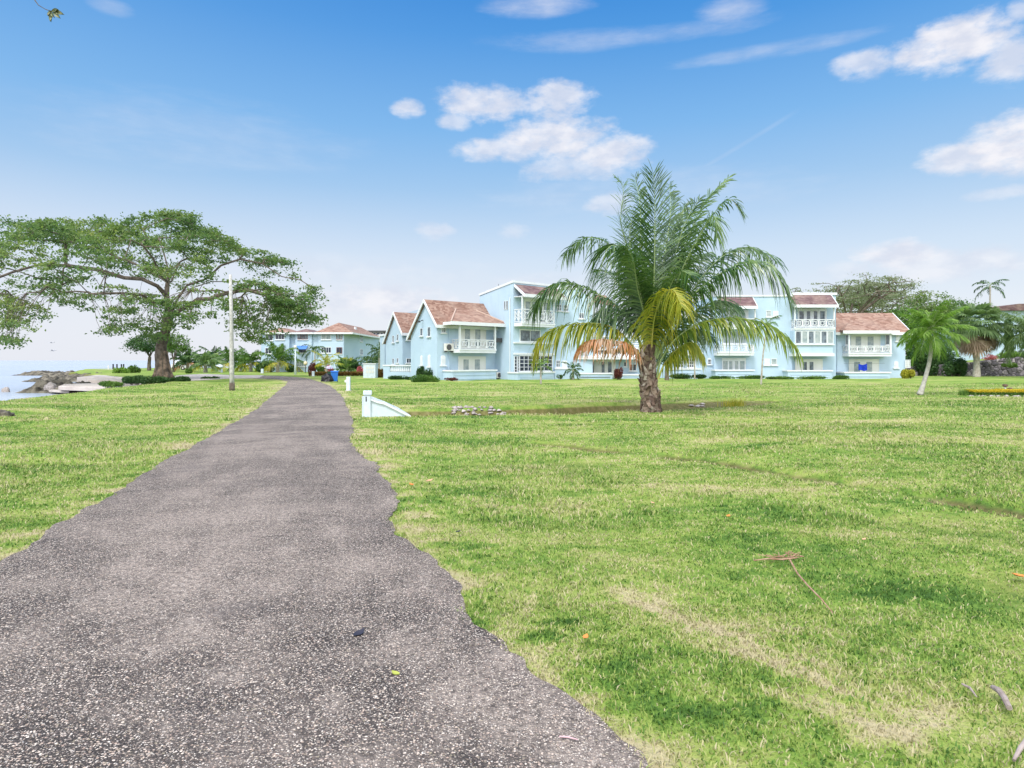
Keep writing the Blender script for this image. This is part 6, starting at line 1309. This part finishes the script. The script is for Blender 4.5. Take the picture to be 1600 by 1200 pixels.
for px, w_, yt, yb, lb in ((306, 26, 558, 565, 'pale tent roof behind the feathery palm'), (276, 14, 560, 566, 'small pale tent roof above the white van')):
    Y = 118; a, b2 = W3(px-w_/2, yb, Y), W3(px+w_/2, yb, Y); c = W3(px, yt, Y); root = empty('tent', (c.x, Y, 0), lb, 'tent'); MB().add([tuple(a), tuple(b2), (b2.x, Y+3, b2.z), (a.x, Y+3, a.z), (c.x, Y+1.5, c.z)], [(0, 1, 4), (1, 2, 4), (2, 3, 4), (3, 0, 4), (3, 2, 1, 0)]).build('canopy', TRIM, root)
    for x, y in ((a.x+.1, Y+.1), (b2.x-.1, Y+.1), (a.x+.1, Y+2.9), (b2.x-.1, Y+2.9)): MB().tube([(x, y, -.1), (x, y, a.z)], .04, 6).build('pole', ACW, root)
# sandy track rising between the far palms
# ---------------------------------------------------------------- twigs, leaves and litter
TW = mat('dry_twig', (.28, .15, .10), .9, .15, var=(.42, .28, .20), var_scale=20); TWG = mat('grey_stick', (.24, .19, .17), .9, .15, var=(.38, .32, .30), var_scale=14, bump=.5, bump_scale=40)
def gp(px, py, dz=.03):
    p = G3(px, py); return (p.x, p.y, hz(p.x, p.y)+dz)
a = [gp(*q) for q in ((1178, 876), (1200, 874), (1222, 876), (1242, 878, .05), (1256, 872))]; b2 = [gp(*q) for q in ((1234, 880, .05), (1246, 900, .05), (1262, 922, .06), (1283, 942, .05), (1301, 958, .03))]
mb = MB(); mb.tube(a, [.004, .006, .007, .006, .003], 6); mb.tube(b2, [.007, .006, .006, .005, .003], 6)
for k in range(16):
    t0 = np.array(a[1])+(np.array(a[4])-np.array(a[1]))*rng.random(); d = np.array([rng.normal()*.10, rng.normal()*.05, .02+.03*rng.random()]); mb.tube([tuple(t0), tuple(t0+d*.5), tuple(t0+d)], [.0035, .003, .002], 4)
tag(mb.build('dry_twig', TW, loc=a[2]), 'branching dry reddish twig lying on the grass at the right', 'twig')
mb = MB(); q = [gp(1551, 1078, .05), gp(1560, 1086, .06), gp(1569, 1098, .06), gp(1577, 1111, .05)]; mb.tube(q, [.011, .014, .014, .013], 9); tag(mb.build('stick', TWG, loc=q[1]), 'thick curved grey stick lying in the grass near the right corner', 'stick')
mb = MB(); q = [gp(1584, 1187, .03), gp(1594, 1176, .05), gp(1606, 1163, .06)]; mb.tube(q, [.006, .009, .010], 8); tag(mb.build('stick', TWG, loc=q[1]), 'grey stick end cut off by the right edge at the bottom', 'stick')
mb = MB(); q = [gp(1503, 1072, .05), gp(1515, 1078, .05), gp(1526, 1089, .04)]; mb.tube(q, [.005, .007, .003], 6); tag(mb.build('stick', TWG, loc=q[1]), 'short pale broken twig left of the thick curved stick', 'stick')
mb = MB(); q = [gp(874, 1159, .022), gp(888, 1162, .028), gp(903, 1164, .022)]; mb.tube(q, [.003, .004, .002], 6); tag(mb.build('stick', mat('pink_stem', (.55, .36, .38), .7), loc=q[1]), 'small pinkish stem lying on the path near its bottom edge', 'stick')
LOR = mat('orange_dry_leaf', (.62, .22, .06), .8, .2); LTAN = mat('tan_dry_leaf', (.55, .33, .20), .8, .2); LDK = mat('dark_wet_leaf', (.03, .03, .045), .5, .3); LYG = mat('yellow_green_leaf', (.35, .38, .08), .7, .2)
def dead_leaf(px, py, L, m, label, dz=.045):
    c = np.array(gp(px, py, dz)); a_ = rng.uniform(0, 3.1); d = np.array([math.cos(a_), math.sin(a_), .15]); s = np.array([-math.sin(a_), math.cos(a_), 0]); n = 7; V = []; F = []
    for i in range(n):
        t_ = i/(n-1); w_ = L*.30*math.sin(math.pi*min(1, t_*1.02+.02))**.8+.001; cc = c+d*L*(t_-.5)+np.array([0, 0, L*.16*(2*t_-1)**2])
        for k, (sg, up) in enumerate(((-1, .35), (0, 0), (1, .35))): V.append(cc+s*sg*w_+np.array([0, 0, up*w_]))
    V = np.array(V); V = np.r_[V, V-np.array([0, 0, .0015])]; m3 = n*3
    for i in range(n-1):
        for k in range(2): o = i*3+k; F.append((o, o+1, o+4, o+3)); F.append((m3+o, m3+o+3, m3+o+4, m3+o+1))
    o = npmesh('fallen_leaf', V, [np.array(F)], m, loc=tuple(c)); tag(o, label, 'leaf')
dead_leaf(1592, 898, .10, LOR, 'bright orange curled leaf at the right edge of the lawn'); dead_leaf(671, 757, .11, LTAN, 'pale brown leaf on the grass near the path, larger one'); dead_leaf(643, 763, .08, LOR, 'orange brown leaf on the grass close to the path edge')
dead_leaf(561, 996, .085, LDK, 'dark crumpled leaf lying on the middle of the path', .02); dead_leaf(618, 1059, .05, LYG, 'tiny yellow green leaf on the path', .02); dead_leaf(1020, 785, .05, LTAN, 'tiny pale leaf in the grass, middle of the lawn'); dead_leaf(915, 1010, .05, LOR, 'small orange leaf in the grass right of the path edge')
dead_leaf(1138, 860-50, .06, LOR, 'small orange leaf on the lawn beyond the dry twig'); dead_leaf(716, 838, .05, LDK, 'small dark leaf in the grass beside the path bulge'); dead_leaf(1350, 845, .05, LTAN, 'small tan leaf on the lawn right of the dry twig')
for (px, py, sc_) in ((40, 647, 1), ):
    pass
# a leafy twig hanging in from above
def hanging_twig():
    Y = 5.0; P = [tuple(W3(x, y, Y)) for x, y in ((20, -120), (34, -60), (50, -6), (60, 8), (72, 15), (80, 17))]; root = empty('hanging_twig', P[-1], 'thin leafy twig hanging into the top left corner', 'twig')
    MB().tube(P, [.012, .009, .005, .003, .003, .002], 6).build('stem', mat('dark_twig', (.10, .08, .06), .8), root)
    m = mat('hanging_leaf', (.10, .14, .06), .5, .3, var=(.24, .23, .13), var_scale=30)
    for (x0, y0, x1, y1, w_) in ((80, 17, 78, 33, 3.2), (80, 17, 90, 14, 2.8), (82, 16, 99, 22, 3.4), (82, 17, 93, 28, 3.0), (76, 16, 84, 27, 2.6), (78, 16, 74, 24, 2)):
        a, b3 = np.array(W3(x0, y0, Y)), np.array(W3(x1, y1, Y-.02)); d = b3-a; n = np.cross(d, (0, 1, 0)); n /= np.linalg.norm(n); V = []
        for t_, q in ((0, .05), (.25, .8), (.5, 1), (.75, .7), (1, .02)): c = a+d*t_; V += [c-n*w_*q/FP*Y, c+np.array([0, .012, 0]), c+n*w_*q/FP*Y]
        F = []
        for i in range(4): o = i*3; F += [(o, o+1, o+4, o+3), (o+1, o+2, o+5, o+4)]
        V = np.array(V); k = len(V); F = np.array(F); V = np.r_[V, V+np.array([0, .003, 0])]; npmesh('leaf', V, [np.r_[F, F[:, ::-1]+k]], m, root)
hanging_twig()
# two gulls over the sea
GM = mat('gull_grey', (.45, .45, .48), .7)
for px, py, s, lb in ((81, 535.5, .5, 'small distant gull over the sea, upper one'), (83, 548, .8, 'small distant gull over the sea, lower one')):
    c = W3(px, py, 80); mb = MB(); mb.tube([(c.x-.28*s, c.y, c.z), (c.x, c.y, c.z), (c.x+.3*s, c.y, c.z+.02)], [.02, .07, .03], 8)
    root = mb
    for sg in (-1, 1): mb.add([(c.x-.08, c.y, c.z+.03), (c.x+.1, c.y, c.z+.03), (c.x+.04, c.y+sg*.35*s, c.z+.16*s), (c.x-.02-.2*s, c.y+sg*.8*s, c.z-.02), (c.x-.16, c.y+sg*.3*s, c.z+.12*s)], [(0, 1, 2, 4), (4, 2, 3)])
    mb.tube([(c.x-.3*s, c.y-.3*s, c.z-.06), (c.x-.1, c.y-.1, c.z+.06), (c.x, c.y, c.z+.02)], [.01, .04, .03], 5); mb.tube([(c.x, c.y, c.z+.02), (c.x+.2, c.y+.1, c.z+.12), (c.x+.45*s, c.y+.2, c.z)], [.03, .04, .01], 5)
    tag(mb.build('gull', GM, loc=tuple(c)), lb, 'bird')
# ---------------------------------------------------------------- grass blades
gm = bpy.data.materials.new('grass_blades'); gm.use_nodes = True; t = NT(gm.node_tree); b = t.n['Principled BSDF']
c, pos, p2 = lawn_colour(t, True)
t.put(b.inputs['Base Color'], c); t.put(b.inputs['Roughness'], .6); t.put(b.inputs['Specular IOR Level'], .25)
trn = t.new('ShaderNodeBsdfTranslucent', {'Color': c}); mx = t.new('ShaderNodeMixShader', {0: .3, 1: b.outputs[0], 2: trn.outputs[0]}); t.l.new(mx.outputs[0], t.n['Material Output'].inputs[0])
def grass():
    X = []; Yv = []; Sz = []
    for (y0, y1, dens, sc) in ((1.2, 2.3, 2500, 1.0), (2.3, 4.2, 6500, 1.0), (4.2, 6.5, 3600, 1.15), (6.5, 10, 1500, 1.6), (10, 16, 620, 2.1), (16, 27, 200, 3.0), (27, 44, 50, 4.2)):
        area = (y1-y0)*((y1+y0)*.86+5.2); n = int(area*dens); y = np.sqrt(rng.uniform(y0**2, y1**2, n)); x = rng.uniform(-1, 1, n)*(.86*y+2.6); X.append(x); Yv.append(y); Sz.append(np.full(n, sc))
    x, y, sc = map(np.concatenate, (X, Yv, Sz))
    sdp = poly_sd(PATHPOLY, x, y) if len(x) < 1 else None
    keep = np.ones(len(x), bool); keep &= rng.random(len(x)) < .45+1.1*vnoise(x, y, 5.5, 21)*vnoise(x, y, 1.3, 22)+.2
    x, y, sc = x[keep], y[keep], sc[keep]
    yl = PLr[:, 1]; yr = PRr[:, 1]; xl = np.interp(y, yl, PLr[:, 0]); xr = np.interp(y, np.maximum.accumulate(yr), PRr[:, 0])
    e_ = .10*rng.random(len(x))**2.2*sstep(.35, .75, vnoise(x, y, 5, 71))
    k = ((x < xl+e_) | (x > xr-e_)) | (y > 50); x, y, sc = x[k], y[k], sc[k]
    if True:
        k = (poly_sd(LAND, x, y) > .1) | (x > -15); x, y, sc = x[k], y[k], sc[k]
    z = height(x, y); k = ~((np.abs(x/np.maximum(y, 1)*1000-(-45)) < 50) & (y > 20.05) & (y < 21.7) & (rng.random(len(x)) < .85)); x, y, sc, z = x[k], y[k], sc[k], z[k]; k = (z > -.085+.05*rng.random(len(x))) | (rng.random(len(x)) < .18); x, y, sc, z = x[k], y[k], sc[k], z[k]; n = len(x)
    tall = .55+.9*sstep(.45, .8, vnoise(x, y, .9, 31))*vnoise(x, y, 4, 32)
    hgt = .034*tall*rng.uniform(.5, 1.5, n)*np.where(sc > 1.5, sc**.45, 1); wd = .0032*sc*rng.uniform(.7, 1.4, n)
    a = rng.uniform(0, 2*np.pi, n)+2.0*vnoise(x, y, 1.5, 41); lean = rng.uniform(.3, 1.6, n)
    dx, dy = np.cos(a), np.sin(a); px_, py_ = -dy, dx
    f2 = rng.uniform(-.9, .9, n); wx, wy = px_*np.cos(f2)+dx*np.sin(f2), py_*np.cos(f2)+dy*np.sin(f2)
    b0 = np.stack([x-wx*wd, y-wy*wd, z-.004], 1); b1 = np.stack([x+wx*wd, y+wy*wd, z-.004], 1)
    mx_ = np.stack([x+dx*hgt*lean*.35, y+dy*hgt*lean*.35, z+hgt*.62], 1); m0 = mx_-np.stack([wx*wd*.8, wy*wd*.8, 0*wd], 1); m1 = mx_+np.stack([wx*wd*.8, wy*wd*.8, 0*wd], 1)
    tp = np.stack([x+dx*hgt*lean, y+dy*hgt*lean, z+hgt*rng.uniform(.7, 1.0, n)], 1)
    V = np.stack([b0, b1, m1, m0, tp], 1).reshape(-1, 3); o = np.arange(n)*5
    Q_ = np.stack([o, o+1, o+2, o+3], 1); T_ = np.stack([o+3, o+2, o+4], 1)
    rn = np.clip(rng.beta(2, 2.2, n)+(vnoise(x, y, 9, 51)-.5)*.5+np.where(rng.random(n) < .045, .5, 0)+np.interp(sc, [1.2, 2, 4], [0, .08, .10]), 0, 1.4)
    print('BLADES', n)
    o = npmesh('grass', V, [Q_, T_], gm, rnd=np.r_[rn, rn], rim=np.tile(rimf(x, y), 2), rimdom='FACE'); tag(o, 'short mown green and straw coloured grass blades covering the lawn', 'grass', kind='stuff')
grass()
